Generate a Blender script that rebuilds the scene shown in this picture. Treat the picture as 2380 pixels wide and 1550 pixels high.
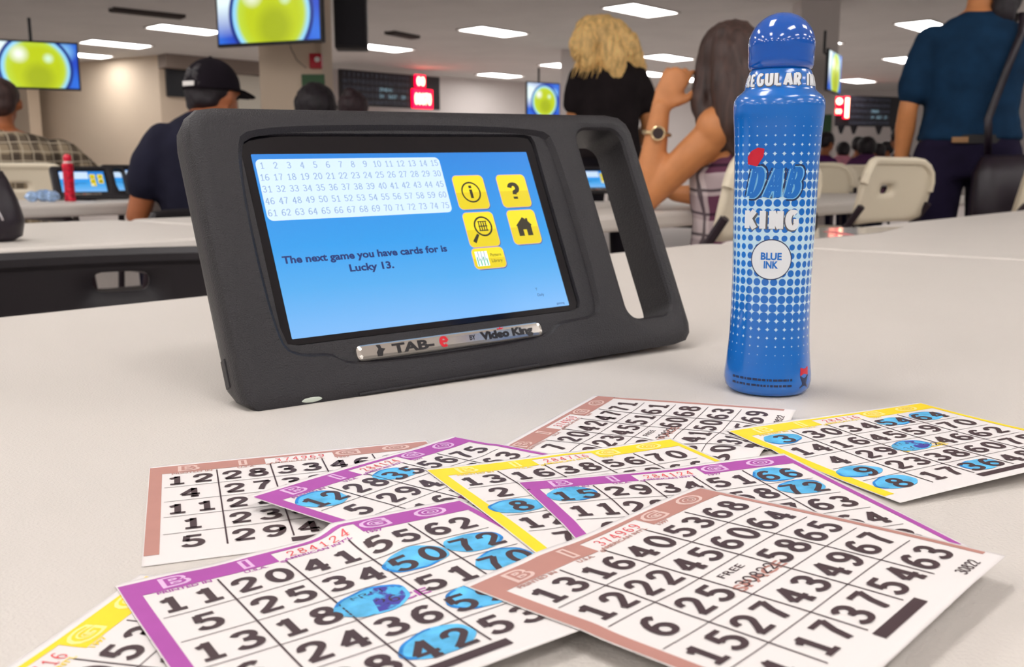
import bpy, bmesh, math, random
from mathutils import Vector, Matrix, noise
random.seed(7)
sc = bpy.context.scene
for o in list(bpy.data.objects): bpy.data.objects.remove(o)
C = sc.collection
PI = math.pi

# ---------------------------------------------------------------- camera
FPX, PITCH, ROLL, HC = 2203.04, 0.16840, 0.00207, 0.10684
TT = 0.74                                   # table top height
CAMZ = TT + HC
cd = bpy.data.cameras.new('camera'); cam = bpy.data.objects.new('camera', cd); C.objects.link(cam)
cd.sensor_fit = 'HORIZONTAL'; cd.sensor_width = 36.0; cd.lens = 36.0*FPX/2380.0
cd.clip_start = 0.01; cd.clip_end = 200
cam.rotation_mode = 'QUATERNION'
cam.location = (0, 0, CAMZ)
cam.rotation_quaternion = (Matrix.Rotation(PI/2-PITCH, 3, 'X') @ Matrix.Rotation(-ROLL, 3, 'Z')).to_quaternion()
cd.dof.use_dof = True; cd.dof.focus_distance = 0.36; cd.dof.aperture_fstop = 26.0
sc.camera = cam

# ---------------------------------------------------------------- world, exposure
w = bpy.data.worlds.new('world'); sc.world = w; w.use_nodes = True
w.node_tree.nodes['Background'].inputs[0].default_value = (0.80, 0.78, 0.76, 1)
w.node_tree.nodes['Background'].inputs[1].default_value = 0.5
sc.view_settings.view_transform = 'Standard'; sc.view_settings.look = 'None'
sc.view_settings.exposure = 0.0; sc.view_settings.gamma = 1.0; sc.view_settings.use_curve_mapping = False
sc.cycles.use_denoising = True
sc.cycles.max_bounces = 6; sc.cycles.diffuse_bounces = 3; sc.cycles.glossy_bounces = 3
sc.cycles.sample_clamp_indirect = 4.0
LIGHT_E = 14.0
SCREEN_E = 1.0

# ---------------------------------------------------------------- helpers
def ray(px, py):
    uu, vv = (px-1190)/FPX, -(py-775)/FPX
    u = uu*math.cos(ROLL)+vv*math.sin(ROLL); v = -uu*math.sin(ROLL)+vv*math.cos(ROLL)
    c, s = math.cos(PITCH), math.sin(PITCH)
    return Vector((u, c+v*s, -s+v*c))
def at(px, py, D):                # the place in the hall seen at a pixel, D metres ahead
    d = ray(px, py); return Vector((0, 0, CAMZ)) + d*(D/d.y)
def on(px, py, z=TT):
    d = ray(px, py); return Vector((0, 0, CAMZ)) + d*((z-CAMZ)/d.z)
def gx(px, D): return at(px, 775, D).x*1.0
UDIR = Vector((0.680, 0.733, 0)); NDIR = Vector((-0.733, 0.680, 0)); ANG = math.atan2(0.733, 0.680)
def un(u, n, z=0.0): return UDIR*u + NDIR*n + Vector((0, 0, z))

MATS = {}
def mat(name, col, rough=0.5, metal=0.0, spec=0.5, emit=None, es=0.0, noise_amt=0.0, noise_scale=20.0, bump=0.0, bump_scale=200.0, coat=0.0, alpha=1.0, trans=0.0):
    if name in MATS: return MATS[name]
    m = bpy.data.materials.new(name); m.use_nodes = True; MATS[name] = m
    nt = m.node_tree; b = nt.nodes['Principled BSDF']
    b.inputs['Base Color'].default_value = (*col, 1); b.inputs['Roughness'].default_value = rough
    b.inputs['Metallic'].default_value = metal; b.inputs['Specular IOR Level'].default_value = spec
    b.inputs['Coat Weight'].default_value = coat; b.inputs['Alpha'].default_value = alpha
    b.inputs['Transmission Weight'].default_value = trans
    if emit: b.inputs['Emission Color'].default_value = (*emit, 1); b.inputs['Emission Strength'].default_value = es
    tc = nt.nodes.new('ShaderNodeTexCoord')
    if noise_amt > 0:
        n = nt.nodes.new('ShaderNodeTexNoise'); n.inputs['Scale'].default_value = noise_scale; n.inputs['Detail'].default_value = 5
        nt.links.new(tc.outputs['Object'], n.inputs['Vector'])
        mr = nt.nodes.new('ShaderNodeMapRange'); mr.inputs[1].default_value = 0.3; mr.inputs[2].default_value = 0.7
        mr.inputs[3].default_value = 1-noise_amt; mr.inputs[4].default_value = 1+noise_amt
        nt.links.new(n.outputs['Fac'], mr.inputs[0])
        mx = nt.nodes.new('ShaderNodeVectorMath'); mx.operation = 'SCALE'; mx.inputs[0].default_value = col
        nt.links.new(mr.outputs[0], mx.inputs['Scale']); nt.links.new(mx.outputs[0], b.inputs['Base Color'])
    if bump > 0:
        n = nt.nodes.new('ShaderNodeTexNoise'); n.inputs['Scale'].default_value = bump_scale; n.inputs['Detail'].default_value = 3
        nt.links.new(tc.outputs['Object'], n.inputs['Vector'])
        bp = nt.nodes.new('ShaderNodeBump'); bp.inputs['Strength'].default_value = bump; bp.inputs['Distance'].default_value = 0.001
        nt.links.new(n.outputs['Fac'], bp.inputs['Height']); nt.links.new(bp.outputs[0], b.inputs['Normal'])
    return m
def srgb(r, g, b):
    f = lambda c: (c/255/12.92 if c/255 <= 0.04045 else ((c/255+0.055)/1.055)**2.4)
    return (f(r), f(g), f(b))

class MB:
    """collects shapes; build() links them as one mesh object"""
    def __init__(s): s.v = []; s.f = []; s.m = []; s.cur = 0; s.sm = []; s.smooth = False
    def add(s, vs, fs):
        o = len(s.v); s.v += [tuple(v) for v in vs]
        for f in fs: s.f.append(tuple(i+o for i in f)); s.m.append(s.cur); s.sm.append(s.smooth)
    def box(s, c, d, rot=None, taper=1.0):
        x, y, z = d[0]/2, d[1]/2, d[2]/2
        P = [Vector((a*x*(taper if e > 0 else 1), b*y*(taper if e > 0 else 1), e*z)) for e in (-1, 1) for a, b in ((-1, -1), (1, -1), (1, 1), (-1, 1))]
        if rot is not None: P = [rot @ p for p in P]
        s.add([p+Vector(c) for p in P], [(3, 2, 1, 0), (4, 5, 6, 7), (0, 1, 5, 4), (1, 2, 6, 5), (2, 3, 7, 6), (3, 0, 4, 7)])
    def tube(s, pts, r, n=8, closed=False):
        pts = [Vector(p) for p in pts]; R = r if isinstance(r, (list, tuple)) else [r]*len(pts); rings = []
        up = None
        for i, p in enumerate(pts):
            a = pts[(i-1) % len(pts)] if (i > 0 or closed) else p; b = pts[(i+1) % len(pts)] if (i < len(pts)-1 or closed) else p
            t = (b-a).normalized()
            if up is None: up = Vector((0, 0, 1)) if abs(t.z) < 0.9 else Vector((1, 0, 0))
            x = t.cross(up).normalized(); y = x.cross(t).normalized(); up = y
            rings.append([p+(x*math.cos(2*PI*k/n)+y*math.sin(2*PI*k/n))*R[i] for k in range(n)])
        s.loft(rings, caps=not closed, wrap=closed)
    def loft(s, rings, caps=True, wrap=False, close=True):
        n = len(rings[0]); vs = [v for r in rings for v in r]; fs = []
        m = len(rings)
        for i in range(m if wrap else m-1):
            j = (i+1) % m
            for k in range(n if close else n-1):
                l = (k+1) % n; fs.append((i*n+k, i*n+l, j*n+l, j*n+k))
        if caps: fs.append(tuple(range(n-1, -1, -1))); fs.append(tuple((m-1)*n+k for k in range(n)))
        s.add(vs, fs)
    def lathe(s, prof, c=(0, 0, 0), n=48):
        c = Vector(c)
        s.loft([[c+Vector((r*math.cos(2*PI*k/n), r*math.sin(2*PI*k/n), z)) for k in range(n)] for r, z in prof], caps=True)
    def ell(s, c, r, rot=None, n=16, m=10):
        c = Vector(c); vs = []; fs = []
        for i in range(m+1):
            th = PI*i/m
            for k in range(n):
                ph = 2*PI*k/n; p = Vector((r[0]*math.sin(th)*math.cos(ph), r[1]*math.sin(th)*math.sin(ph), r[2]*math.cos(th)))
                vs.append(c+(rot @ p if rot is not None else p))
        for i in range(m):
            for k in range(n): fs.append((i*n+k, (i+1)*n+k, (i+1)*n+(k+1) % n, i*n+(k+1) % n))
        s.add(vs, fs)
    def prism(s, poly, z0, z1, M=None):
        n = len(poly); P = [Vector((x, y, z)) for z in (z0, z1) for x, y in poly]
        if M is not None: P = [M @ p for p in P]
        s.add(P, [tuple(range(n-1, -1, -1)), tuple(range(n, 2*n))]+[(k, (k+1) % n, n+(k+1) % n, n+k) for k in range(n)])
    def mesh(s, name, mats):
        me = bpy.data.meshes.new(name); me.from_pydata(s.v, [], s.f); me.validate(clean_customdata=False)
        for m in (mats if isinstance(mats, (list, tuple)) else [mats]): me.materials.append(m)
        if len(me.polygons) == len(s.f):
            me.polygons.foreach_set('material_index', s.m); me.polygons.foreach_set('use_smooth', s.sm)
        bm = bmesh.new(); bm.from_mesh(me); bmesh.ops.remove_doubles(bm, verts=bm.verts, dist=1e-7); bmesh.ops.recalc_face_normals(bm, faces=bm.faces); bm.to_mesh(me); bm.free()
        return me
    def build(s, name, mats, parent=None, M=None, bevel=0, seg=2, sharp=None):
        o = bpy.data.objects.new(name, s.mesh(name, mats)); C.objects.link(o)
        if parent: o.parent = parent
        if M is not None: o.matrix_local = M
        if bevel:
            b = o.modifiers.new('bevel', 'BEVEL'); b.width = bevel; b.segments = seg; b.limit_method = 'ANGLE'; b.angle_limit = 0.7
            for p in o.data.polygons: p.use_smooth = True
            o.data.set_sharp_from_angle(angle=0.7)
        return o
def link_mesh(name, me, parent=None, mats=None):
    o = bpy.data.objects.new(name, me); C.objects.link(o); o.parent = parent
    if mats:
        me.materials.clear()
        for m in (mats if isinstance(mats, (list, tuple)) else [mats]): me.materials.append(m)
    return o
def thing(name, label, cat, loc=(0, 0, 0), rz=0.0, group=None):
    o = bpy.data.objects.new(name, None); C.objects.link(o); o.location = loc; o.rotation_euler = (0, 0, rz); o.empty_display_size = 0.05
    o['label'] = label; o['category'] = cat
    if group: o['group'] = group
    return o
def tag(o, label, cat, group=None, kind=None):
    o['label'] = label; o['category'] = cat
    if group: o['group'] = group
    if kind: o['kind'] = kind
    return o
def struct(o): o['kind'] = 'structure'; return o
def copy_tree(o, parent=None):
    c = o.copy(); C.objects.link(c); c.parent = parent
    for ch in [k for k in bpy.data.objects if k.parent == o]: copy_tree(ch, c)
    return c
def place(o, loc, rz=0.0, label=None, group=None):
    o.location = loc; o.rotation_euler = (0, 0, rz)
    if label: o['label'] = label
    if group: o['group'] = group
    return o

def rrect(x0, y0, x1, y1, r, n=6):
    P = []
    if not isinstance(r, (list, tuple)): r = [r]*4          # bl, br, tr, tl
    for (cx, cy, a, q) in ((x0+r[0], y0+r[0], PI, r[0]), (x1-r[1], y0+r[1], 1.5*PI, r[1]), (x1-r[2], y1-r[2], 0, r[2]), (x0+r[3], y1-r[3], 0.5*PI, r[3])):
        for i in range(n+1):
            t = a+0.5*PI*i/n; P.append((cx+q*math.cos(t), cy+q*math.sin(t)))
    return P

# text as triangulated outline, cached:  list of 2-d points and faces, x centred, baseline 0, cap height about 0.7*size
_tc = {}
def glyphs(body, bold=0.0, space=1.0):
    k = (body, bold, space)
    if k in _tc: return _tc[k]
    c = bpy.data.curves.new('t', 'FONT'); c.body = body; c.size = 1.0; c.offset = bold; c.space_character = space; c.resolution_u = 3; c.align_x = 'CENTER'
    o = bpy.data.objects.new('t', c); C.objects.link(o); bpy.context.view_layer.update()
    m = bpy.data.meshes.new_from_object(o.evaluated_get(bpy.context.evaluated_depsgraph_get()))
    vs = [(v.co.x, v.co.y) for v in m.vertices]; fs = [tuple(p.vertices) for p in m.polygons]
    bpy.data.objects.remove(o); bpy.data.curves.remove(c); bpy.data.meshes.remove(m)
    _tc[k] = (vs, fs); return _tc[k]
def put_text(mb, body, cx, cy, h, fn, bold=0.0, sx=1.0, space=1.0, shear=0.0, width=None, rot=0.0):
    """cx,cy = centre, h = cap height, fn maps 2-d to 3-d"""
    vs, fs = glyphs(body, bold, space)
    if not vs: return
    s = h/0.7
    if width:
        wd = max(v[0] for v in vs)-min(v[0] for v in vs); sx = width/(wd*s)
    mx = (max(v[0] for v in vs)+min(v[0] for v in vs))/2
    co, si = math.cos(rot), math.sin(rot)
    out = []
    for x, y in vs:
        X = (x-mx)*s*sx+shear*(y-0.35)*s; Y = (y-0.35)*s
        out.append(fn(cx+X*co-Y*si, cy+X*si+Y*co))
    mb.add(out, fs)

# closed solids merged into one continuous skin
def fuse(mb, name, mats, parent=None, voxel=0.012, smooth=4, disp=None):
    me = mb.mesh('tmp', mats); o = bpy.data.objects.new('tmp', me); C.objects.link(o)
    r = o.modifiers.new('r', 'REMESH'); r.mode = 'VOXEL'; r.voxel_size = voxel; r.use_smooth_shade = True
    if smooth: q = o.modifiers.new('s', 'SMOOTH'); q.iterations = smooth; q.factor = 0.5
    bpy.context.view_layer.update()
    m2 = bpy.data.meshes.new_from_object(o.evaluated_get(bpy.context.evaluated_depsgraph_get()))
    bpy.data.objects.remove(o)
    for v in m2.vertices:
        if disp: v.co = v.co + disp(v.co.copy(), v.normal.copy())
    for p in m2.polygons: p.use_smooth = True
    return link_mesh(name, m2, parent, mats)
def limb(mb, pts, rad, flat=1.0, wdir=None, n=14):
    """tapered limb through points, rounded ends; flat squashes it across wdir"""
    pts = [Vector(p) for p in pts]; rings = []
    P = []; R = []
    for i in range(len(pts)-1):
        st = 4
        for k in range(st): t = k/st; P.append(pts[i].lerp(pts[i+1], t)); R.append(rad[i]*(1-t)+rad[i+1]*t)
    P.append(pts[-1]); R.append(rad[-1])
    t0 = (P[1]-P[0]).normalized(); t1 = (P[-1]-P[-2]).normalized()
    head = [(P[0]-t0*R[0]*math.sin(a), R[0]*math.cos(a)) for a in (1.35, 0.9, 0.45)]
    tail = [(P[-1]+t1*R[-1]*math.sin(a), R[-1]*math.cos(a)) for a in (0.45, 0.9, 1.35)]
    seq = head+list(zip(P, R))+tail
    for i, (p, r) in enumerate(seq):
        a = seq[max(i-1, 0)][0]; b = seq[min(i+1, len(seq)-1)][0]; t = (b-a).normalized()
        wv = Vector(wdir) if wdir is not None else (Vector((1, 0, 0)) if abs(t.x) < 0.8 else Vector((0, 0, 1)))
        x = (wv-t*wv.dot(t)).normalized(); y = t.cross(x).normalized()
        rings.append([p+x*r*math.cos(2*PI*k/n)+y*r*flat*math.sin(2*PI*k/n) for k in range(n)])
    mb.loft(rings)
def slab(mb, levels, n=20):
    """torso: levels of (centre, half width x, half depth y)"""
    rings = []
    for c, a, b in levels:
        c = Vector(c); ring = []
        for k in range(n):
            t = 2*PI*k/n; cx, cy = math.cos(t), math.sin(t)
            ring.append(c+Vector((a*math.copysign(abs(cx)**0.8, cx), b*math.copysign(abs(cy)**0.8, cy), 0)))
        rings.append(ring)
    mb.loft(rings)

# stroke digits, one unit high: slab foot on the 1, round bowls
def _arc(cx, cy, rx, ry, a0, a1, n=14): return [(cx+rx*math.cos(math.radians(a0+(a1-a0)*i/n)), cy+ry*math.sin(math.radians(a0+(a1-a0)*i/n))) for i in range(n+1)]
_six = [_arc(.33, .30, .25, .24, 0, 360, 20), [(.56, .84), (.47, .925), (.36, .93), (.22, .84), (.12, .66), (.08, .48), (.08, .30)]]
DIG = {'0': [_arc(.33, .5, .26, .44, 0, 360, 24)], '1': [[(.37, .95), (.37, .04)], [(.37, .90), (.28, .80), (.13, .74)], [(.13, .05), (.61, .05)]],
       '2': [[(.09, .66)]+_arc(.33, .71, .24, .23, 170, -35)+[(.30, .30), (.09, .08)], [(.07, .07), (.62, .07)]],
       '3': [_arc(.31, .73, .23, .20, 160, -90)+[(.24, .53)], [(.24, .53)]+_arc(.31, .285, .27, .225, 88, -160)],
       '4': [[(.46, .03), (.46, .94)], [(.46, .94), (.06, .31)], [(.05, .29), (.64, .29)], [(.34, .05), (.60, .05)]],
       '5': [[(.58, .93), (.14, .93)], [(.16, .95), (.13, .52)], [(.13, .54)]+_arc(.31, .33, .27, .26, 118, -155)], '6': _six,
       '7': [[(.06, .93), (.61, .93)], [(.59, .93), (.38, .50), (.27, .03)]], '8': [_arc(.33, .735, .20, .20, 0, 360, 18), _arc(.33, .28, .26, .23, 0, 360, 20)],
       '9': [[(.66-x, 1-y) for x, y in st] for st in _six]}
DIG.update({'D': [[(.12, .95), (.12, .05)], [(.12, .93), (.30, .93)]+_arc(.30, .5, .27, .43, 90, -90)+[(.12, .07)]], 'A': [[(.04, .02), (.30, .95)], [(.36, .95), (.62, .02)], [(.14, .30), (.52, .30)]],
  'B': [[(.12, .95), (.12, .05)], [(.12, .93), (.33, .93)]+_arc(.34, .73, .20, .20, 90, -90)+[(.12, .53)], [(.12, .53), (.34, .53)]+_arc(.34, .30, .24, .23, 90, -90)+[(.12, .07)]],
  'K': [[(.12, .98), (.12, .02)], [(.58, .97), (.15, .45)], [(.24, .58), (.60, .02)]], 'I': [[(.15, .98), (.15, .02)]], 'N': [[(.12, .02), (.12, .98)], [(.12, .95), (.54, .05)], [(.54, .02), (.54, .98)]],
  'G': [_arc(.34, .5, .26, .43, 48, 325)+[(.58, .44), (.38, .44)]], 'R': [[(.12, .95), (.12, .02)], [(.12, .93), (.33, .93)]+_arc(.34, .71, .21, .22, 90, -90)+[(.12, .49)], [(.32, .49), (.58, .02)]],
  'E': [[(.56, .93), (.12, .93)], [(.12, .98), (.12, .02)], [(.12, .07), (.56, .07)], [(.12, .5), (.48, .5)]], 'U': [[(.10, .98), (.10, .33)]+_arc(.33, .32, .23, .25, 180, 360)+[(.56, .98)]],
  'L': [[(.12, .98), (.12, .02)], [(.12, .07), (.56, .07)]], 'e': [[(.09, .33), (.57, .33)], _arc(.33, .32, .24, .27, 0, 315)], '?': [_arc(.33, .68, .24, .24, 175, -55)+[(.34, .42), (.33, .28)], [(.33, .14), (.33, .0)]], ' ': []})
WID = {'I': .30, ' ': .34}
def put_num(mb, body, cx, cy, h, fn, sw=0.15, sx=1.0, gap=0.10, rot=0.0, shear=0.0, width=None):
    W_ = sum(WID.get(c_, .66)+gap for c_ in body)-gap; off = 0.0
    if width: sx = width/(W_*h)
    for ch in body:
        for st in DIG[ch]:
            closed = abs(st[0][0]-st[-1][0])+abs(st[0][1]-st[-1][1]) < 1e-6; st2 = []
            for k in range(len(st)-1):
                m_ = max(1, int(math.hypot(st[k+1][0]-st[k][0], st[k+1][1]-st[k][1])/0.16))
                st2 += [(st[k][0]+(st[k+1][0]-st[k][0])*j/m_, st[k][1]+(st[k+1][1]-st[k][1])*j/m_) for j in range(m_)]
            st = st2+[st[-1]]; pts = [Vector((x*sx, y)) for x, y in st]; L = []; R = []; n = len(pts)
            for k, p in enumerate(pts):
                q0 = pts[k-1] if k > 0 else (pts[-2] if closed else p); q1 = pts[k+1] if k < n-1 else (pts[1] if closed else p)
                t = (q1-q0).normalized(); nn_ = Vector((-t.y, t.x)); wv = sw*(0.5*(0.72+0.28*abs(nn_.x)**0.8))*1.12
                L.append(p+nn_*wv); R.append(p-nn_*wv)
            vs = []
            for p in L+R: X = (p.x+off*sx-W_*sx/2+shear*(p.y-0.5))*h; Y = (p.y-0.5)*h; vs.append(fn(cx+X*math.cos(rot)-Y*math.sin(rot), cy+X*math.sin(rot)+Y*math.cos(rot)))
            mb.add(vs, [(k, n+k, n+k+1, k+1) for k in range(n-1)])
        off += WID.get(ch, .66)+gap
# ---------------------------------------------------------------- room
CZ = 3.35
m_ceil = mat('ceiling_paint', srgb(236, 234, 230), 0.8, noise_amt=0.04, noise_scale=1.2)
m_wall = mat('wall_paint', srgb(228, 208, 184), 0.7, noise_amt=0.05, noise_scale=0.5)
m_wall2 = mat('wall_paint_grey', srgb(232, 224, 220), 0.7, noise_amt=0.04, noise_scale=0.6)
m_floor = mat('floor_carpet', srgb(186, 176, 172), 0.6, noise_amt=0.25, noise_scale=60)
m_trim = mat('trim_paint', srgb(150, 135, 125), 0.7)
m_lit_strip = mat('lit_strip_paint', srgb(245, 240, 225), 0.6)
mb = MB(); mb.box((1, 13, -0.05), (44, 48, 0.1)); struct(mb.build('floor', m_floor))
mb = MB(); mb.box((1, 13, CZ+0.05), (44, 48, 0.1)); struct(mb.build('ceiling', m_ceil))
def wall(name, a, b, m, th=0.2):
    d = (b-a); L = Vector((d.x, d.y, 0)).length; mid = (a+b)/2; nrm = Vector((-d.y, d.x, 0)).normalized()
    mb = MB(); mb.box((mid.x+nrm.x*th/2, mid.y+nrm.y*th/2, CZ/2), (L, th, CZ), Matrix.Rotation(math.atan2(d.y, d.x), 3, 'Z'))
    return struct(mb.build(name, m))
g = lambda px, D: Vector((at(px, 399, D).x, D, 0))
Wp = [g(-420, 28.2), g(383, 21.1), g(613, 22.8), g(1320, 28.6), g(2700, 32.5)]
wall('wall_left', Wp[0], Wp[1], m_wall); wall('wall_alcove', Wp[1], Wp[2], m_wall)
wall('wall_back', Wp[2], Wp[3], m_wall2); wall('wall_right', Wp[3], Wp[4], m_wall2)
d = (Wp[2]-Wp[1]); nn = Vector((d.y, -d.x, 0)).normalized()
mb = MB(); c = (Wp[1]+Wp[2])/2+nn*0.2; mb.box((c.x, c.y, CZ-0.14), (d.length, 0.4, 0.28), Matrix.Rotation(math.atan2(d.y, d.x), 3, 'Z')); struct(mb.build('trim_1', m_trim))
c = Wp[1]*0.12+Wp[2]*0.88+nn*0.06; mb = MB(); mb.box((c.x, c.y, 1.53), (0.62, 0.06, 3.05), Matrix.Rotation(math.atan2(d.y, d.x), 3, 'Z')); struct(mb.build('wall_lit_strip', m_lit_strip))  # bright cream colour stands in for a lit opening in the alcove
dl = (Wp[1]-Wp[0]); c = g(118, 22.9); nl = Vector((dl.y, -dl.x, 0)).normalized()
mb = MB(); mb.box((c.x+nl.x*.1-.55, c.y+nl.y*.1, CZ/2), (1.2, 0.3, CZ), Matrix.Rotation(math.atan2(dl.y, dl.x), 3, 'Z')); struct(mb.build('trim_3', m_wall))
def pillar(name, px0, px1, D, dep, m, label):
    a, b = g(px0, D), g(px1, D); mb = MB(); mb.box(((a.x+b.x)/2, D+dep/2, CZ/2), (b.x-a.x, dep, CZ)); o = mb.build(name, m, bevel=0.01)
    return struct(o)
pillar('wall_pillar_left', 613, 757, 8.5, 0.5, m_wall, '')
pillar('wall_pillar_middle', 1303, 1334, 20.3, 0.35, m_wall2, '')
pillar('wall_pillar_right', 1845, 1934, 14.6, 0.5, m_wall2, '')

# ceiling lights (they light the hall)
m_diff = mat('light_diffuser', (1, 1, 1), 0.5, emit=(1.0, 0.975, 0.955), es=LIGHT_E)
m_frame = mat('light_frame', srgb(225, 220, 215), 0.5)
def make_light():
    t = thing('ceiling_light', '', 'ceiling light')
    mb = MB()
    for s in (-1, 1): mb.box((0, s*0.31, -0.012), (1.26, 0.03, 0.024)); mb.box((s*0.615, 0, -0.012), (0.03, 0.59, 0.024))
    mb.build('frame', m_frame, t)
    mb = MB(); mb.box((0, 0, -0.008), (1.2, 0.59, 0.012)); mb.build('diffuser', m_diff, t)
    return t
L0 = make_light(); first = True
LP = [((1490, 22), 'ceiling light above and between the blonde and brown-haired women'), ((1147, 72), 'ceiling light straight above the tablet, left of the blonde hair'),
      ((888, 110), 'ceiling light just right of the hanging black speaker'), ((1162, 174), 'ceiling light right of the red number display'),
      ((1553, 133), 'upper of two ceiling lights between the two women'), ((1515, 171), 'lower of two ceiling lights between the two women'),
      ((270, 101), 'long ceiling light between the left screen and the pillar screen'), ((432, 67), 'ceiling light with its end hidden by the pillar screen'),
      ((185, 126), 'ceiling light partly behind the far left screen'), ((1895, 95), 'ceiling light touching the blue cap of the dabber bottle'),
      ((1993, 187), 'ceiling light peeking out beside the right wall screen'), ((1312, 152), 'small ceiling light touching the left of the blonde hair'),
      ((1606, 184), 'ceiling light seen beside the raised hand'), ((2150, 58), 'ceiling light near the left shoulder of the man in blue'),
      ((2105, 138), 'ceiling light beside the left sleeve of the man in blue'), ((2392, 118), 'ceiling light at the right picture edge beside the blue sleeve')]
for (p, lab) in LP:
    o = L0 if first else copy_tree(L0); first = False
    q = on(p[0], p[1], CZ); place(o, (q.x, q.y, CZ), ANG, lab+'', 'ceiling lights of the hall')
# the rest of the grid, above and behind the camera, where the hall carries on
for i in range(-2, 4):
    for j in range(-2, 4):
        p = un(-3+i*3.0, -1.5+j*2.7)
        if p.y > 9 or (p.y > 3 and abs(p.x) < p.y*0.62): continue
        o = copy_tree(L0); place(o, (p.x, p.y, CZ), ANG, 'ceiling light overhead near the table, outside the picture', 'ceiling lights of the hall')
for (x, y) in ((-9, 6), (-12, 10), (-14, 15), (9, 8), (12, 13), (15, 18), (12, 4), (-8, 1)):
    o = copy_tree(L0); place(o, (x, y, CZ), ANG, 'ceiling light overhead near the table, outside the picture', 'ceiling lights of the hall')
# air vents on the ceiling
m_vent = mat('vent_metal', srgb(70, 60, 58), 0.6)
for (px0, py0, px1, py1, lab) in ((258, 18, 425, 36, 'dark slotted ceiling vent at upper left'), (905, 72, 965, 84, 'short dark ceiling vent right of the speaker')):
    a, b = on(px0, py0, CZ), on(px1, py1, CZ); d = b-a
    t = thing('ceiling_vent', lab, 'vent', ((a+b)/2)[:], math.atan2(d.y, d.x)); mb = MB(); L = min(d.length, 2.6)
    for s in (-1, 1): mb.box((0, s*0.1, -0.025), (L, 0.03, 0.05))
    mb.build('frame', m_vent, t); mb = MB()
    for k in range(5): mb.box((0, -0.07+k*0.035, -0.03), (L-0.04, 0.02, 0.06))
    mb.build('slats', m_vent, t)

# ---------------------------------------------------------------- tables and chairs
m_table = mat('table_plastic', srgb(213, 206, 199), 0.42, spec=0.4, bump=0.35, bump_scale=900, noise_amt=0.012, noise_scale=9)
m_metal_dark = mat('dark_tube', srgb(48, 36, 44), 0.4, metal=0.4)
m_beige = mat('beige_plastic', srgb(226, 214, 190), 0.5, bump=0.3, bump_scale=300)
m_black_p = mat('black_plastic', srgb(19, 14, 21), 0.5, bump=0.3, bump_scale=700)
def make_table(L=1.815, Wd=0.735):
    t = thing('folding_table', '', 'table')
    mb = MB(); rings = []
    for ins, z in ((0.012, -0.045), (0.003, -0.042), (0, -0.034), (0, -0.012), (0.003, -0.004), (0.010, -0.0005), (0.014, 0)):
        rings.append([Vector((x, y, z)) for x, y in rrect(-L/2+ins, -Wd/2+ins, L/2-ins, Wd/2-ins, 0.045-ins, 8)])
    mb.loft(rings); mb.smooth = True; mb.build('tabletop', m_table, t)
    for s in (-1, 1):
        mb = MB(); x = s*(L/2-0.22)
        for y in (-0.27, 0.27): mb.tube([(x, y, -0.045), (x+s*0.05, y, -0.735)], 0.014)
        mb.tube([(x+s*0.02, -0.27, -0.30), (x+s*0.02, 0.27, -0.30)], 0.011); mb.tube([(x+s*0.01, -0.27, -0.06), (x+s*0.01, 0.27, -0.06)], 0.011)
        mb.build('leg_frame', m_metal_dark, t)
    return t
T0 = make_table(); first = True
tabs = [(0.365, 0.4075, 'white plastic folding table carrying the bingo cards in front'), (2.19, 0.4075, 'white folding table joined end to end beyond the front one'),
        (4.02, 0.4075, 'white folding table at the far right end of the front row'),
        (0.10, 1.83, 'white folding table behind the black chair on the left'), (1.93, 1.83, 'white folding table at which the brown-haired woman sits'),
        (3.76, 1.83, 'white folding table behind the near beige chair'), (0.75, 3.80, 'white folding table carrying the red bottle and second tablet'),
        (2.58, 3.80, 'white folding table hidden behind the big tablet'), (-1.08, 3.80, 'white folding table at the far left behind the bag'),
        (9.63, 4.3, 'small looking white table far right among beige chairs')]
for (u_, n_, lab) in tabs:
    o = T0 if first else copy_tree(T0); first = False
    p = un(u_, n_, TT); place(o, p, ANG, lab, 'white folding tables')

def plate(mb, outer, inner, th, fn, rings=4):
    n = len(outer); vs = []; R = rings
    for side in (0, 1):
        for i in range(R):
            t = i/(R-1)
            for k in range(n):
                x = outer[k][0]*(1-t)+inner[k][0]*t; z = outer[k][1]*(1-t)+inner[k][1]*t; vs.append(fn(x, z, side*th))
    fs = []
    for side in (0, 1):
        o = side*R*n
        for i in range(R-1):
            for k in range(n): l = (k+1) % n; q = (o+i*n+k, o+i*n+l, o+(i+1)*n+l, o+(i+1)*n+k); fs.append(q if side else q[::-1])
    for i in (0, R-1):
        for k in range(n): l = (k+1) % n; fs.append((i*n+k, i*n+l, R*n+i*n+l, R*n+i*n+k))
    mb.add(vs, fs)
def ring_match(poly, n=40):
    """resample a closed outline evenly by angle around its middle"""
    cx = (min(p[0] for p in poly)+max(p[0] for p in poly))/2; cy = (min(p[1] for p in poly)+max(p[1] for p in poly))/2; out = []
    for k in range(n):
        a = 2*PI*k/n; dx, dy = math.cos(a), math.sin(a); best = None
        for i in range(len(poly)):
            x1, y1 = poly[i][0]-cx, poly[i][1]-cy; x2, y2 = poly[(i+1) % len(poly)][0]-cx, poly[(i+1) % len(poly)][1]-cy
            den = dx*(y2-y1)-dy*(x2-x1)
            if abs(den) < 1e-12: continue
            t = (x1*(y2-y1)-y1*(x2-x1))/den; s = (x1*dy-y1*dx)/den
            if t > 0 and -1e-6 <= s <= 1+1e-6 and (best is None or t > best): best = t
        out.append((cx+dx*best, cy+dy*best))
    return out
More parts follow.
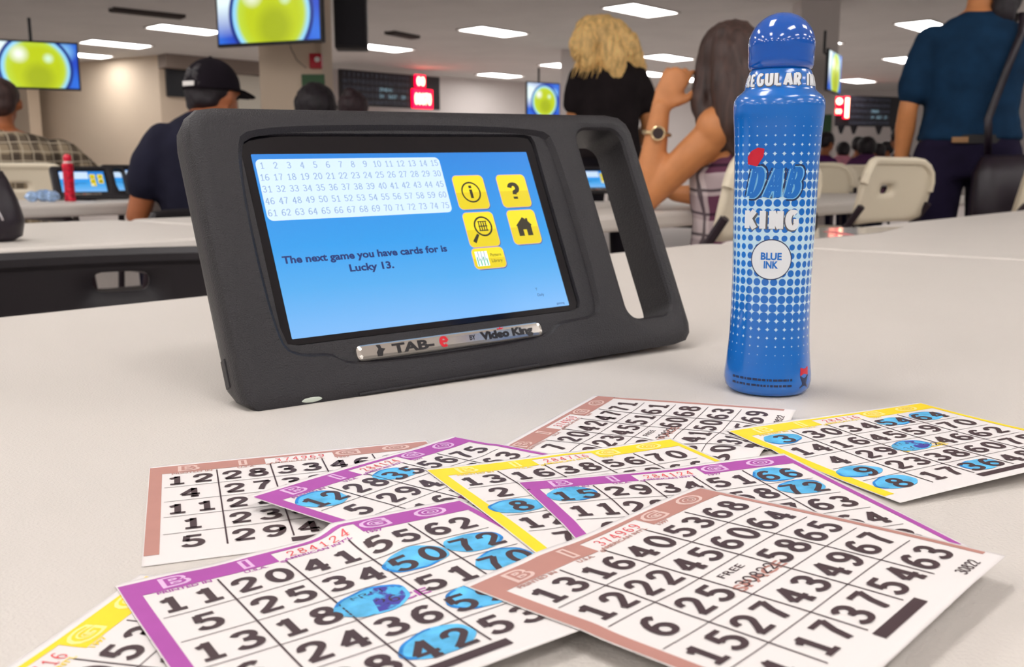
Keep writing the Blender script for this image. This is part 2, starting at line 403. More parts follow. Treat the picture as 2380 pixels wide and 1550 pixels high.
def make_chair(m, back_top=0.88, hb=0.2, rt=0.085, hole=(0.105, 0.075)):
    t = thing('folding_chair', '', 'chair'); H0, H1 = back_top-hb, back_top
    mb = MB(); outer = ring_match(rrect(-0.225, H0, 0.225, H1, [0.05, 0.05, rt, rt]), 48); inner = ring_match(rrect(-0.04, H1-hole[0], 0.04, H1-hole[1], 0.014), 48)
    f = lambda x, z, th: Vector((x, -0.235+0.045*(x/0.225)**2*-1+0.03-(z-H0)*0.22+th, z))
    mb.smooth = True; plate(mb, outer, inner, 0.02, f, 6); b = mb.build('backrest', m, t)
    mb = MB(); mb.tube([f(x, z, 0.01)+Vector((0, -0.004, 0)) for x, z in outer[0:24]], 0.014, 8); mb.build('back_rim', m, b)
    mb = MB(); rings = []
    for ins, z in ((0.01, 0.43), (0, 0.437), (0, 0.45), (0.012, 0.457)): rings.append([Vector((x, y, z)) for x, y in rrect(-0.21+ins, -0.2+ins, 0.21-ins, 0.21-ins, 0.06, 5)])
    mb.smooth = True; mb.loft(rings); mb.build('seat', m, t)
    for s in (-1, 1):
        mb = MB(); mb.tube([(s*0.222, -0.268, H1-0.14), (s*0.222, -0.225, H0), (s*0.222, 0.0, 0.44), (s*0.215, 0.24, 0.012)], 0.012); mb.build('leg', m_metal_dark, t)
        mb = MB(); mb.tube([(s*0.205, 0.10, 0.43), (s*0.205, -0.25, 0.012)], 0.011); mb.build('leg', m_metal_dark, t)
    mb = MB(); mb.tube([(-0.21, 0.16, 0.15), (0.21, 0.16, 0.15)], 0.009); mb.tube([(-0.205, -0.19, 0.10), (0.205, -0.19, 0.10)], 0.009); mb.build('stretcher', m_metal_dark, t)
    return t
CH0 = make_chair(m_beige)
def gp(px, D): p = at(px, 399, D); return Vector((p.x, D, 0))
chairs = [((2066, 3.15), 0.72, 'beige plastic folding chair with a slotted back, nearest and empty'),
          ((1874, 4.9), -0.3, 'beige folding chair half hidden by the dabber bottle'), ((1908, 6.4), -0.35, 'beige folding chair back just right of the bottle, farther away'),
          ((1993, 6.6), 0.55, 'small beige folding chair behind the table on the right'), ((2398, 3.3), 0.9, 'beige folding chair cut off by the right edge'),
          ((40, 4.32), 0.20, 'beige folding chair holding the man in plaid'), ((272, 5.4), 0.6, 'beige folding chair left of the man in the cap'),
          ((1772, 2.42), 0.80, 'beige folding chair under the brown-haired woman'), ]
first = True
for (p, rz, lab) in chairs:
    o = CH0 if first else copy_tree(CH0); first = False
    q = gp(*p)+Matrix.Rotation(rz, 3, 'Z') @ Vector((0, 0.235, 0)); place(o, q, rz, lab, 'beige folding chairs')
CB = make_chair(m_black_p, 0.724, 0.25, 0.03, (0.052, 0.021)); q = gp(262, 1.42)+Matrix.Rotation(0.45, 3, 'Z') @ Vector((0, 0.235, 0))
place(CB, q, 0.45, 'black folding chair with a slotted handle behind the front table'); CB['group'] = 'black folding chair'
o = copy_tree(CB); place(o, gp(478, 3.05)+Matrix.Rotation(ANG, 3, 'Z') @ Vector((0, 0.235, 0)), ANG, 'black folding chair under the person in the black cap', 'black folding chair')
# ---------------------------------------------------------------- screens, boards and wall things
m_bezel = mat('screen_bezel', srgb(14, 14, 26), 0.3)
def tv_mat():
    m = bpy.data.materials.new('ball_picture'); m.use_nodes = True; nt = m.node_tree; N = nt.nodes; Lk = nt.links
    b = N['Principled BSDF']; b.inputs['Base Color'].default_value = (0.01, 0.01, 0.02, 1); b.inputs['Roughness'].default_value = 0.25
    tc = N.new('ShaderNodeTexCoord'); sp = N.new('ShaderNodeSeparateXYZ'); Lk.new(tc.outputs['Object'], sp.inputs[0])
    def M(op, a, b_=None, c=None):
        n = N.new('ShaderNodeMath'); n.operation = op
        for i, v in enumerate((a, b_, c)):
            if v is None: continue
            if isinstance(v, (int, float)): n.inputs[i].default_value = v
            else: Lk.new(v, n.inputs[i])
        return n.outputs[0]
    X, Z = sp.outputs['X'], sp.outputs['Z']
    def dist(cx, cz, kx=1.0): return M('SQRT', M('ADD', M('POWER', M('MULTIPLY', M('SUBTRACT', X, cx), kx), 2), M('POWER', M('SUBTRACT', Z, cz), 2)))
    def step(d, r, w_=0.01): n = N.new('ShaderNodeMapRange'); n.inputs[1].default_value = r-w_; n.inputs[2].default_value = r+w_; n.inputs[3].default_value = 1; n.inputs[4].default_value = 0; Lk.new(d, n.inputs[0]); return n.outputs[0]
    cur = None
    def layer(fac, col):
        nonlocal cur
        n = N.new('ShaderNodeMix'); n.data_type = 'RGBA'
        if isinstance(cur, tuple): n.inputs[6].default_value = (*cur, 1)
        else: Lk.new(cur, n.inputs[6])
        n.inputs[7].default_value = (*col, 1); Lk.new(fac, n.inputs[0]); cur = n.outputs[2]
    cur = (0.01, 0.06, 0.55)
    nz = N.new('ShaderNodeTexNoise'); nz.inputs['Scale'].default_value = 4; Lk.new(tc.outputs['Object'], nz.inputs['Vector'])
    wv = N.new('ShaderNodeTexWave'); wv.wave_type = 'BANDS'; wv.bands_direction = 'DIAGONAL'; wv.inputs['Scale'].default_value = 1.3; wv.inputs['Distortion'].default_value = 2; Lk.new(tc.outputs['Object'], wv.inputs['Vector'])
    layer(M('MULTIPLY', wv.outputs['Fac'], 0.6), (0.03, 0.22, 0.85)); layer(step(dist(-0.44, 0.16, 0.6), 0.24, 0.14), (0.85, 1.0, 1.0))
    layer(step(dist(0.33, 0.16), 0.08, 0.07), (0.30, 0.70, 1.0))
    D0 = dist(0.03, -0.04); layer(step(D0, 0.40, 0.008), (0.0, 0.02, 0.22)); layer(step(D0, 0.365, 0.008), (0.30, 0.70, 1.0)); layer(step(D0, 0.325, 0.02), (0.52, 0.72, 0.05))
    layer(step(dist(0.05, -0.05), 0.29, 0.05), (0.52, 0.62, 0.0)); layer(step(dist(0.06, -0.14), 0.15, 0.05), (0.38, 0.46, 0.0))
    layer(step(dist(-0.14, 0.12), 0.07, 0.05), (0.95, 1.0, 0.9)); layer(step(dist(0.17, 0.08), 0.04, 0.03), (0.7, 0.95, 0.7))
    Lk.new(cur, b.inputs['Emission Color']); b.inputs['Emission Strength'].default_value = 1.05
    return m
m_tv = tv_mat()
def make_tv(wd, ht):
    t = thing('wall_screen', '', 'screen'); s = wd/1.0
    mb = MB(); mb.box((0, 0.02, 0), (wd, 0.045, ht)); mb.build('casing', m_bezel, t, bevel=0.006)
    mb = MB(); a, b = wd/2-0.022, ht/2-0.025
    o = None; mb.box((0, 0, 0), (2*a/s, 0.006, 2*b/s)); o = mb.build('picture', m_tv, t); o.scale = (s, s, s); o.location = (0, -0.004, 0)
    mb = MB(); mb.tube([(0, 0.04, ht/2-0.1), (0, 0.16, ht/2), (0, 0.16, ht/2+0.3)], 0.02); mb.build('mount', m_bezel, t)
    return t
for (px, py, D, wd, ht, rz, lab) in ((622, 20, 7.9, 0.985, 0.56, -0.34, 'large wall screen with a yellow ball picture, hung on the pillar'),
                                (76, 151, 12.6, 1.10, 0.61, 0.45, 'wall screen with a yellow ball picture at the far left, above the plaid man'),
                                (1263, 232, 20.0, 0.86, 0.70, 0.62, 'small wall screen with a ball picture left of the blonde woman'),
                                (1940, 168, 14.0, 0.92, 0.57, 1.06, 'narrow looking slanted wall screen just right of the dabber bottle')):
    t = make_tv(wd, ht); place(t, at(px, py, D)[:], rz, lab, 'wall screens showing the ball')
# dark switched-off screen behind the cap
def on_line(px, a, b):
    k = ray(px, 399).x/ray(px, 399).y; t_ = (k*a.y-a.x)/((b.x-a.x)-k*(b.y-a.y)); return a.lerp(b, t_)
wq = on_line(434, Wp[1], Wp[2]); wq = wq+(Wp[2]-Wp[1]).cross(Vector((0, 0, 1))).normalized()*0.075
t = thing('dark_screen', 'switched-off dark wall screen behind the black cap', 'screen', (wq.x, wq.y, at(434, 182, wq.y).z), math.atan2(Wp[2].y-Wp[1].y, Wp[2].x-Wp[1].x))
mb = MB(); mb.box((0, 0.03, 0), (0.74, 0.08, 0.80)); mb.build('casing', m_bezel, t, bevel=0.01); mb = MB(); mb.box((0, 0, 0), (0.68, 0.02, 0.74)); mb.build('glass', mat('dark_glass', (0.005, 0.004, 0.02), 0.1), t)
# hanging loudspeaker
t = thing('loudspeaker', 'black loudspeaker box hanging right of the pillar', 'speaker', at(814, 45, 8.2)[:], 0.1)
mb = MB(); mb.box((0, 0.12, 0), (0.27, 0.24, 0.46)); mb.build('cabinet', m_black_p, t, bevel=0.01)
mb = MB(); mb.box((0, -0.008, 0), (0.24, 0.012, 0.42)); mb.build('grille', mat('grille', srgb(14, 10, 22), 0.7, bump=0.8, bump_scale=300), t, bevel=0.004)
mb = MB(); mb.tube([(0, 0.12, 0.22), (0, 0.12, 0.5)], 0.012); mb.build('bracket', m_metal_dark, t)
# fire alarm with conduit and wire
m_red = mat('alarm_red', srgb(190, 12, 40), 0.4); m_white = mat('white_plastic', srgb(235, 232, 228), 0.5)
ps = 8.5-0.001
t = thing('fire_alarm', 'small red fire alarm box on the pillar under the screen', 'alarm', at(736, 143, ps)[:])
mb = MB(); mb.box((0, -0.03, 0), (0.105, 0.06, 0.125)); mb.build('housing', m_red, t, bevel=0.008)
mb = MB(); mb.lathe([(0.0, 0), (0.022, 0), (0.022, 0.014), (0.012, 0.02), (0, 0.02)], n=20); mb.build('strobe', m_white, t, M=Matrix.Translation((0.018, -0.06, 0.01)) @ Matrix.Rotation(PI/2, 4, 'X'))
mb = MB(); mb.tube([(-0.012, -0.02, 0.062), (-0.012, -0.02, 0.33)], 0.012); mb.build('conduit', m_wall, t)
pts = [at(x, y, 8.49) for x, y in ((672, 92), (676, 112), (690, 140), (712, 158))]
mb = MB(); mb.tube(pts, 0.003, 6); tag(mb.build('cable', mat('cable_grey', srgb(90, 70, 65), 0.6)), 'thin dark cable hanging from the pillar screen', 'cable')
# green signs
m_green = mat('sign_green', srgb(48, 92, 52), 0.5)
for nm, px0, px1, py0, py1, D, lab in (('wall_sign', 701, 756, 173, 226, 8.48, 'plain green sign on the pillar under the red alarm'), ('wall_sign', 1911, 1931, 266, 322, 14.58, 'narrow green sign on the pillar right of the bottle')):
    a, b = at(px0, py0, D), at(px1, py1, D); mb = MB(); mb.box(((a.x+b.x)/2, D, (a.z+b.z)/2), (b.x-a.x, 0.012, a.z-b.z)); tag(mb.build(nm, m_green, bevel=0.003), lab, 'sign')
# number boards
m_board = mat('board_black', srgb(30, 24, 30), 0.4); m_dim = mat('board_numbers', srgb(70, 72, 84), 0.5, emit=srgb(70, 76, 92), es=0.35)
m_lit = mat('board_lit_numbers', (0.2, 0.3, 0.4), 0.5, emit=srgb(150, 190, 205), es=0.6)
m_ledbox = mat('led_box', srgb(90, 0, 14), 0.4, emit=(1.0, 0.0, 0.03), es=4.0); m_led = mat('led_digits', (1, 0.3, 0.2), 0.4, emit=(1.0, 0.62, 0.38), es=5)
def board(label, p00, p10, D0, D1, h, nums, leds, group, hooks):
    a, b = at(*p00, D0), at(*p10, D1); dx = (b-a); L = Vector((dx.x, dx.y, 0)).length
    t = thing('number_board', label, 'number board', (a.x, a.y, (a.z+b.z)/2), math.atan2(dx.y, dx.x), group)
    mb = MB(); mb.box((L/2, 0.05, -h/2), (L, 0.1, h)); mb.build('panel', m_board, t, bevel=0.01)
    x0, x1 = nums; mb = MB(); mb.smooth = False
    for r in range(5):
        for c in range(15):
            mb.cur = 1 if (r, c) in ((2, 8), (2, 9), (2, 10), (3, 8), (3, 10), (3, 11), (3, 13)) else 0
            put_text(mb, str(r*15+c+1), x0+(x1-x0)*(c+0.5)/15*1.0, -h*(0.12+0.19*r), h*0.11, lambda x, y: Vector((x, -0.004, y)))
    mb.build('number_grid', [m_dim, m_lit], t)
    mb = MB()
    for c in range(16): mb.box((x0+(x1-x0)*c/15, -0.004, -h/2), (0.008, 0.008, h*0.96))
    mb.build('dividers', m_bezel, t)
    for (lx, ly, lw, lh, txt, th, vert) in leds:
        mb = MB(); mb.box((lx, -0.03, ly), (lw, 0.06, lh)); d = mb.build('led_display', m_ledbox, t, bevel=0.005)
        mb = MB(); put_text(mb, txt, lx, ly, th, lambda x, y: Vector((x, -0.064, y)), bold=0.03, width=lw*0.82); mb.build('led_digits', m_led, d)
    if hooks:
        mb = MB()
        for hx in hooks: mb.box((L*hx, 0.03, -h-0.11), (0.05, 0.05, 0.22), taper=3.0)
        mb.build('hanging_brackets', m_bezel, t)
    return t
board('long dark bingo number board with a red 00 and 00070 display', (790, 159), (1022, 180), 22.4, 24.4, 0.80, (0.05, 1.98),
      [(2.28, -0.14, 0.30, 0.30, '00', 0.20, 0), (2.34, -0.56, 0.62, 0.46, '00070', 0.26, 0)], 'bingo number boards', None)
board('dark bingo number board on the right wall with red digits at its left', (1937, 224), (2100, 222), 27.6, 28.6, 0.86, (0.62, 2.1),
      [(0.17, -0.18, 0.28, 0.24, '0', 0.17, 0), (0.16, -0.46, 0.26, 0.20, '00', 0.12, 0), (0.46, -0.35, 0.17, 0.62, 'I', 0.52, 0)], 'bingo number boards', (0.14, 0.32, 0.68, 0.90))
# pale cup-like bundle on the pillar edge, left of the board: small white post
# handbag on the left table
m_bag = mat('bag_leather', srgb(24, 12, 26), 0.35, bump=0.5, bump_scale=250, noise_amt=0.3, noise_scale=25)
t = thing('handbag', 'dark purple leather handbag on the left table, cut by the picture edge', 'bag', on(-44, 562, TT)[:], 0.5); t.scale = (0.60, 0.60, 0.66)
mb = MB(); rings = []
for z, a, b in ((0.0, 0.075, 0.045), (0.012, 0.10, 0.065), (0.05, 0.108, 0.07), (0.10, 0.095, 0.055), (0.15, 0.075, 0.03), (0.168, 0.065, 0.015)):
    rings.append([Vector((a*math.copysign(abs(math.cos(q))**0.7, math.cos(q)), b*math.copysign(abs(math.sin(q))**0.7, math.sin(q)), z)) for q in [2*PI*k/24 for k in range(24)]])
mb.smooth = True; mb.loft(rings); bb = mb.build('pouch', m_bag, t)
for s in (-1, 1):
    mb = MB(); mb.tube([(-0.05, s*0.02, 0.15), (-0.045, s*0.022, 0.22), (-0.015, s*0.024, 0.26), (0.02, s*0.024, 0.26), (0.05, s*0.022, 0.21), (0.055, s*0.02, 0.15)], 0.006, 8); mb.smooth = True; mb.build('handle', m_bag, t)
mb = MB(); mb.tube([(0.03, -0.062, 0.11), (0.052, -0.066, 0.06), (0.066, -0.05, 0.02)], 0.003, 6); mb.build('zip', mat('zip_metal', srgb(190, 185, 190), 0.3, metal=0.9), t)
# ---------------------------------------------------------------- people
m_skin = mat('skin_tan', srgb(204, 134, 82), 0.5, noise_amt=0.06, noise_scale=30)
m_skin2 = mat('skin_brown', srgb(168, 100, 62), 0.5, noise_amt=0.06, noise_scale=30)
m_eye = mat('eye_dark', (0.01, 0.008, 0.008), 0.2)
m_shoe = mat('shoe_dark', srgb(30, 26, 28), 0.6)
def cloth(name, col): return mat(name, col, 0.85, spec=0.15, noise_amt=0.18, noise_scale=14, bump=0.4, bump_scale=600)
def hairm(name, col, sc_=(60, 60, 8), amt=0.5):
    if name in MATS: return MATS[name]
    m = mat(name, col, 0.5, spec=0.4); nt = m.node_tree; b = nt.nodes['Principled BSDF']
    tc = nt.nodes.new('ShaderNodeTexCoord'); mp = nt.nodes.new('ShaderNodeMapping'); mp.inputs['Scale'].default_value = sc_
    n = nt.nodes.new('ShaderNodeTexNoise'); n.inputs['Scale'].default_value = 1; n.inputs['Detail'].default_value = 4
    nt.links.new(tc.outputs['Object'], mp.inputs[0]); nt.links.new(mp.outputs[0], n.inputs['Vector'])
    mr = nt.nodes.new('ShaderNodeMapRange'); mr.inputs[1].default_value = 0.3; mr.inputs[2].default_value = 0.7; mr.inputs[3].default_value = 1-amt; mr.inputs[4].default_value = 1+amt
    nt.links.new(n.outputs['Fac'], mr.inputs[0]); mx = nt.nodes.new('ShaderNodeVectorMath'); mx.operation = 'SCALE'; mx.inputs[0].default_value = col
    nt.links.new(mr.outputs[0], mx.inputs['Scale']); nt.links.new(mx.outputs[0], b.inputs['Base Color'])
    bp = nt.nodes.new('ShaderNodeBump'); bp.inputs['Strength'].default_value = 0.6; bp.inputs['Distance'].default_value = 0.004
    nt.links.new(n.outputs['Fac'], bp.inputs['Height']); nt.links.new(bp.outputs[0], b.inputs['Normal']); return m
def plaid(name, base, c1, c2, sx=28.0, sz=28.0, th=0.5):
    m = mat(name, base, 0.85, spec=0.15); nt = m.node_tree; N = nt.nodes; b = N['Principled BSDF']
    tc = N.new('ShaderNodeTexCoord'); nz = N.new('ShaderNodeTexNoise'); nz.inputs['Scale'].default_value = 6
    nt.links.new(tc.outputs['Object'], nz.inputs['Vector'])
    ad = N.new('ShaderNodeVectorMath'); ad.operation = 'MULTIPLY_ADD'; ad.inputs[1].default_value = (0.03, 0.03, 0.03); nt.links.new(nz.outputs['Color'], ad.inputs[0]); nt.links.new(tc.outputs['Object'], ad.inputs[2])
    sp = N.new('ShaderNodeSeparateXYZ'); nt.links.new(ad.outputs[0], sp.inputs[0]); prev = None
    def M(op, a, v):
        n = N.new('ShaderNodeMath'); n.operation = op
        for i, q in enumerate((a, v)):
            if isinstance(q, (int, float)): n.inputs[i].default_value = q
            else: nt.links.new(q, n.inputs[i])
        return n.outputs[0]
    def mixc(fac, ca, cb):
        n = N.new('ShaderNodeMix'); n.data_type = 'RGBA'; nt.links.new(fac, n.inputs[0])
        if isinstance(ca, tuple): n.inputs[6].default_value = (*ca, 1)
        else: nt.links.new(ca, n.inputs[6])
        n.inputs[7].default_value = (*cb, 1); return n.outputs[2]
    ax = M('ADD', sp.outputs['X'], M('MULTIPLY', sp.outputs['Y'], 0.6))
    s1 = M('GREATER_THAN', M('SINE', M('MULTIPLY', ax, sx*PI), 0), 0.1); s2 = M('GREATER_THAN', M('SINE', M('MULTIPLY', sp.outputs['Z'], sz*PI), 0), 0.1)
    c = mixc(M('MULTIPLY', s1, 0.55), base, c1); c = mixc(M('MULTIPLY', s2, 0.55), c, c1)
    l1 = M('GREATER_THAN', M('SINE', M('MULTIPLY', ax, sx*PI*2), 0), 0.93); l2 = M('GREATER_THAN', M('SINE', M('MULTIPLY', sp.outputs['Z'], sz*PI*2), 0), 0.93)
    c = mixc(M('MULTIPLY', M('MAXIMUM', l1, l2), 0.8), c, c2); nt.links.new(c, b.inputs['Base Color']); return m
def V(*a): return Vector(a)
def head_solids(mb, c, yaw=0.0, s=1.0, pitch=0.0):
    R = Matrix.Rotation(yaw, 3, 'Z') @ Matrix.Rotation(pitch, 3, 'X'); c = Vector(c); P = lambda x, y, z: c+R @ V(x, y, z)*s
    mb.ell(P(0, -0.012, 0.02), (0.076*s, 0.094*s, 0.095*s), R); mb.ell(P(0, 0.028, -0.045), (0.055*s, 0.06*s, 0.068*s), R)
    mb.ell(P(0, 0.05, -0.085), (0.026*s, 0.026*s, 0.022*s), R); mb.ell(P(0, 0.093, -0.018), (0.011*s, 0.017*s, 0.022*s), R); mb.ell(P(0, 0.098, -0.032), (0.015*s, 0.013*s, 0.010*s), R)
    mb.ell(P(0, 0.084, -0.058), (0.024*s, 0.01*s, 0.009*s), R); mb.ell(P(0, 0.078, 0.018), (0.05*s, 0.018*s, 0.014*s), R)
    for q in (-1, 1): mb.ell(P(q*0.078, -0.004, -0.008), (0.010*s, 0.018*s, 0.031*s), R)
    return R, P
def hand(mb, w_, d, up, s=1.0, curl=0.5):
    """hand from wrist w_ in direction d, back of the hand towards up; palm, four fingers, thumb"""
    w_, d, up = Vector(w_), Vector(d).normalized(), Vector(up).normalized(); up = (up-d*up.dot(d)).normalized(); sd = d.cross(up)
    limb(mb, [w_-d*0.01, w_+d*0.045*s, w_+d*0.085*s], [0.026*s, 0.038*s, 0.036*s], 0.4, sd)
    for i, L in enumerate((0.068, 0.078, 0.072, 0.056)):
        b = w_+d*0.088*s+sd*(0.032-0.0213*i)*s; c1 = curl*(0.8+0.15*i); d1 = (d*math.cos(c1*0.6)-up*math.sin(c1*0.6)).normalized(); d2 = (d*math.cos(c1*1.5)-up*math.sin(c1*1.5)).normalized()
        limb(mb, [b-d*0.01, b+d1*L*0.5*s, b+d1*L*0.5*s+d2*L*0.5*s], [0.0092*s, 0.0084*s, 0.007*s], n=8)
    b = w_+d*0.03*s+sd*0.03*s; d1 = (d*0.7+sd*0.7-up*0.25).normalized()
    limb(mb, [b, b+d1*0.035*s, b+d1*0.035*s+(d*0.9+sd*0.2-up*0.4).normalized()*0.03*s], [0.014*s, 0.0115*s, 0.009*s], n=8)
def person(label, loc, rz, pose='sit', skin=None, shirt=None, trousers=None, arms=None, wide=1.0, head_yaw=0.0, head_pitch=0.0, head_off=(0, 0, 0), sleeve=0.6, voxel=0.012, top=None, lean=0.0, s=1.0, group=None, neck_open=0.0, eyes=True, hem=None):
    """local frame: faces +y, right hand at +x.  Returns the root and the head frame."""
    t = thing('person', label, 'person', loc, rz, group); hz = 0.50 if pose == 'sit' else 0.92
    W_ = wide; z0 = hz; L = lambda y, z: y+lean*(z-hz)
    sh = z0+0.50; nk = z0+0.545; hd = Vector((0, L(0.015, z0+0.70), z0+0.70))+Vector(head_off)
    mb = MB()
    slab(mb, [(V(0, L(0, z0-0.08), z0-0.08), 0.15*W_, 0.10*W_), (V(0, L(0, z0+0.03), z0+0.03), 0.165*W_, 0.115*W_), (V(0, L(0, z0+0.18), z0+0.18), 0.135*W_, 0.095*W_), (V(0, L(0, z0+0.34), z0+0.34), 0.16*W_, 0.105*W_), (V(0, L(-0.005, z0+0.45), z0+0.45), 0.165*W_, 0.095*W_), (V(0, L(-0.01, nk-0.02), nk-0.02), 0.10*W_, 0.07*W_), (V(0, L(-0.01, nk+0.02), nk+0.02), 0.06, 0.055)])
    limb(mb, [V(0, L(-0.015, nk-0.03), nk-0.03), hd+V(0, -0.012, -0.05)], [0.058, 0.052])
    R, P = head_solids(mb, hd, head_yaw, 1.0, head_pitch)
    arms = arms or {}
    A = {}
    for q, nm in ((-1, 'L'), (1, 'R')):
        S = V(q*0.168*W_, L(-0.005, sh-0.045), sh-0.045)
        dflt = (V(q*0.23*W_, L(0.03, sh-0.28), sh-0.29), V(q*0.18, L(0.27, sh-0.27), sh-0.26)) if pose == 'sit' else (V(q*0.24*W_, 0.0, sh-0.31), V(q*0.25*W_, 0.08, sh-0.55))
        e, h = arms.get(nm, dflt)[:2]; A[nm] = (S, e, h)
        aw = 0.85+0.15*W_
        if sleeve == 0: mb.ell(S+V(-q*0.012, 0, 0.008), (0.062, 0.06, 0.062))
        limb(mb, [S-V(q*0.02, 0, 0), S.lerp(e, 0.35), e], [0.056*aw, 0.047*aw, 0.038*aw]); limb(mb, [e, e.lerp(h, 0.3), h], [0.039*aw, 0.041*aw, 0.026*aw])
        fd = arms[nm][2] if nm in arms and len(arms[nm]) > 2 else (h-e); up = arms[nm][3] if nm in arms and len(arms[nm]) > 3 else V(0, 0, 1)
        hand(mb, h, fd, up, 1.0, arms[nm][4] if nm in arms and len(arms[nm]) > 4 else 0.6)
    legs = []
    for q in (-1, 1):
        hp = V(q*0.095*W_, L(0, z0), z0-0.02)
        kn, an = (V(q*0.12, 0.44, 0.50), V(q*0.12, 0.40, 0.09)) if pose == 'sit' else (V(q*0.11, 0.03+(0.10 if q > 0 else -0.04), 0.50), V(q*0.12, -0.02+(0.12 if q > 0 else -0.16), 0.09))
        legs.append((hp, kn, an)); limb(mb, [hp, kn], [0.085*W_, 0.056]); limb(mb, [kn, kn.lerp(an, 0.35), an], [0.056, 0.056, 0.036]); limb(mb, [an-V(0, 0.03, 0.035), an+V(0, 0.13, -0.05)], [0.036, 0.026])
    fuse(mb, 'body', [skin or m_skin], t, voxel, 3)
    # trousers
    mb = MB(); slab(mb, [(V(0, L(0, z0-0.10), z0-0.10), 0.155*W_, 0.11*W_), (V(0, L(0, z0+0.03), z0+0.03), 0.178*W_, 0.128*W_), (V(0, L(0, z0+0.12), z0+0.12), 0.158*W_, 0.116*W_)])
    for hp, kn, an in legs: limb(mb, [hp, kn], [0.100*W_, 0.070]); limb(mb, [kn, an+V(0, 0, 0.02)], [0.070, 0.058])
    fuse(mb, 'trousers', [trousers or cloth('dark_denim', srgb(26, 24, 44))], t, max(voxel, 0.014), 3)
    # shirt
    ex = 0.014; hem = hem or z0+0.06
    mb = MB(); slab(mb, [(V(0, L(0, hem-0.06), hem-0.06), 0.172*W_+ex, 0.118*W_+ex), (V(0, L(0, z0+0.16), z0+0.16), 0.148*W_+ex, 0.108*W_+ex), (V(0, L(0, z0+0.34), z0+0.34), 0.165*W_+ex, 0.112*W_+ex), (V(0, L(-0.005, z0+0.45), z0+0.45), (0.168*W_+ex)*(0.78 if sleeve == 0 else 1), 0.098*W_+ex), (V(0, L(-0.01, nk-0.012), nk-0.02), (0.10*W_+ex)*(0.85 if sleeve == 0 else 1), 0.07*W_+ex), (V(0, L(-0.012, nk+0.01), nk+0.012-neck_open), 0.068, 0.064)])
    if sleeve > 0:
        for q, nm in ((-1, 'L'), (1, 'R')):
            S, e, h = A[nm]; aw = 0.85+0.15*W_
            if sleeve <= 1: limb(mb, [S-V(q*0.02, 0, 0), S.lerp(e, sleeve*0.5), S.lerp(e, sleeve)], [0.063*aw, 0.066*aw, 0.066*aw])
            else: limb(mb, [S-V(q*0.02, 0, 0), e, e.lerp(h, sleeve-1)], [0.063*aw, 0.056*aw, 0.044*aw])
    wr = lambda v, n: n*(0.006*noise.noise(v*9)+0.004*noise.noise(v*22))
    fuse(mb, 'shirt', [shirt or cloth('dark_cotton', srgb(30, 26, 38))], t, voxel, 4, wr)
    for hp, kn, an in legs:
        mb = MB(); limb(mb, [an-V(0, 0.035, 0.045), an+V(0, 0.15, -0.055)], [0.045, 0.034]); mb.smooth = True; mb.build('shoe', m_shoe, t)
    if eyes:
        for q in (-1, 1): mb = MB(); mb.smooth = True; mb.ell(P(q*0.03, 0.077, 0.0), (0.012, 0.009, 0.008), R, 10, 6); mb.build('eye', m_eye, t)
    return t, P, R, A
def hair_cap(t, P, R, m, s=1.0, length=0.0, thick=1.0, rough=0.006, name='hair', voxel=0.01, extra=None, front=0.0):
    mb = MB(); mb.ell(P(0, -0.024, 0.036), (0.086*thick, 0.098*thick, 0.092*thick), R); mb.ell(P(0, -0.055, -0.01), (0.072*thick, 0.062*thick, 0.065*thick), R)
    if extra: extra(mb)
    return fuse(mb, name, [m], t, voxel, 2, lambda v, n: n*rough*(noise.noise(v*28)+0.6*noise.noise(v*60)))

m_black_hair = hairm('hair_black', srgb(26, 18, 26)); m_brown_hair = hairm('hair_brown', srgb(66, 47, 42), (70, 70, 5), 0.45); m_blonde = hairm('hair_blonde', srgb(246, 204, 132), (38, 38, 14), 0.35)
m_grey_hair = hairm('hair_cropped', srgb(66, 48, 46))

# man in a black cap, back to us
t, P, R, A = person('person in a black cap and dark t-shirt seated with their back to us', gp(490, 3.42), 0.55, shirt=cloth('navy_tee', srgb(32, 32, 48)), skin=m_skin2, wide=1.06, head_yaw=-1.05, head_off=(0.04, 0.03, -0.085), sleeve=0.56,
    arms={'L': (V(-0.25, 0.04, 0.70), V(-0.16, 0.27, 0.775)), 'R': (V(0.25, 0.05, 0.72), V(0.15, 0.30, 0.77))})
hair_cap(t, P, R, m_black_hair, thick=0.97)
m_cap = cloth('cap_black', srgb(22, 16, 24))
mb = MB(); mb.smooth = True
prof = []
for i in range(10):
    a = PI/2*i/9; prof.append((0.096*math.cos(a), 0.104*math.sin(a)))
rings = [[P(r*0.95*math.cos(2*PI*k/32), -0.012+r*1.10*math.sin(2*PI*k/32), 0.03+z) for k in range(32)] for r, z in [(0.09, -0.012), (0.097, -0.01)]+prof[:-1]+[(0.004, 0.1045)]]
mb.loft(rings); cp = mb.build('cap', m_cap, t)
mb = MB(); mb.smooth = True; rings = []
for i in range(9):
    y = 0.07+0.105*i/8; hw = 0.074*math.sqrt(max(0.02, 1-((i/8)**2.4)*0.96)); zz = 0.032-0.03*i/8
    rings.append([P(hw*c_, y, zz-0.25*(hw*c_)**2*6+e_) for c_, e_ in [(-1, 0), (-0.5, 0.004), (0, 0.006), (0.5, 0.004), (1, 0), (0.5, -0.001), (0, 0.001), (-0.5, -0.001)]])
mb.loft(rings); mb.build('brim', m_cap, cp)
mb = MB(); mb.ell(P(0, -0.012, 0.135), (0.007, 0.007, 0.004), R, 10, 6); mb.build('button', m_cap, cp)
mb = MB(); mb.box(P(-0.004, -0.112, 0.038), (0.052, 0.012, 0.016), R); mb.build('cap_strap', m_white, cp)
mb = MB()
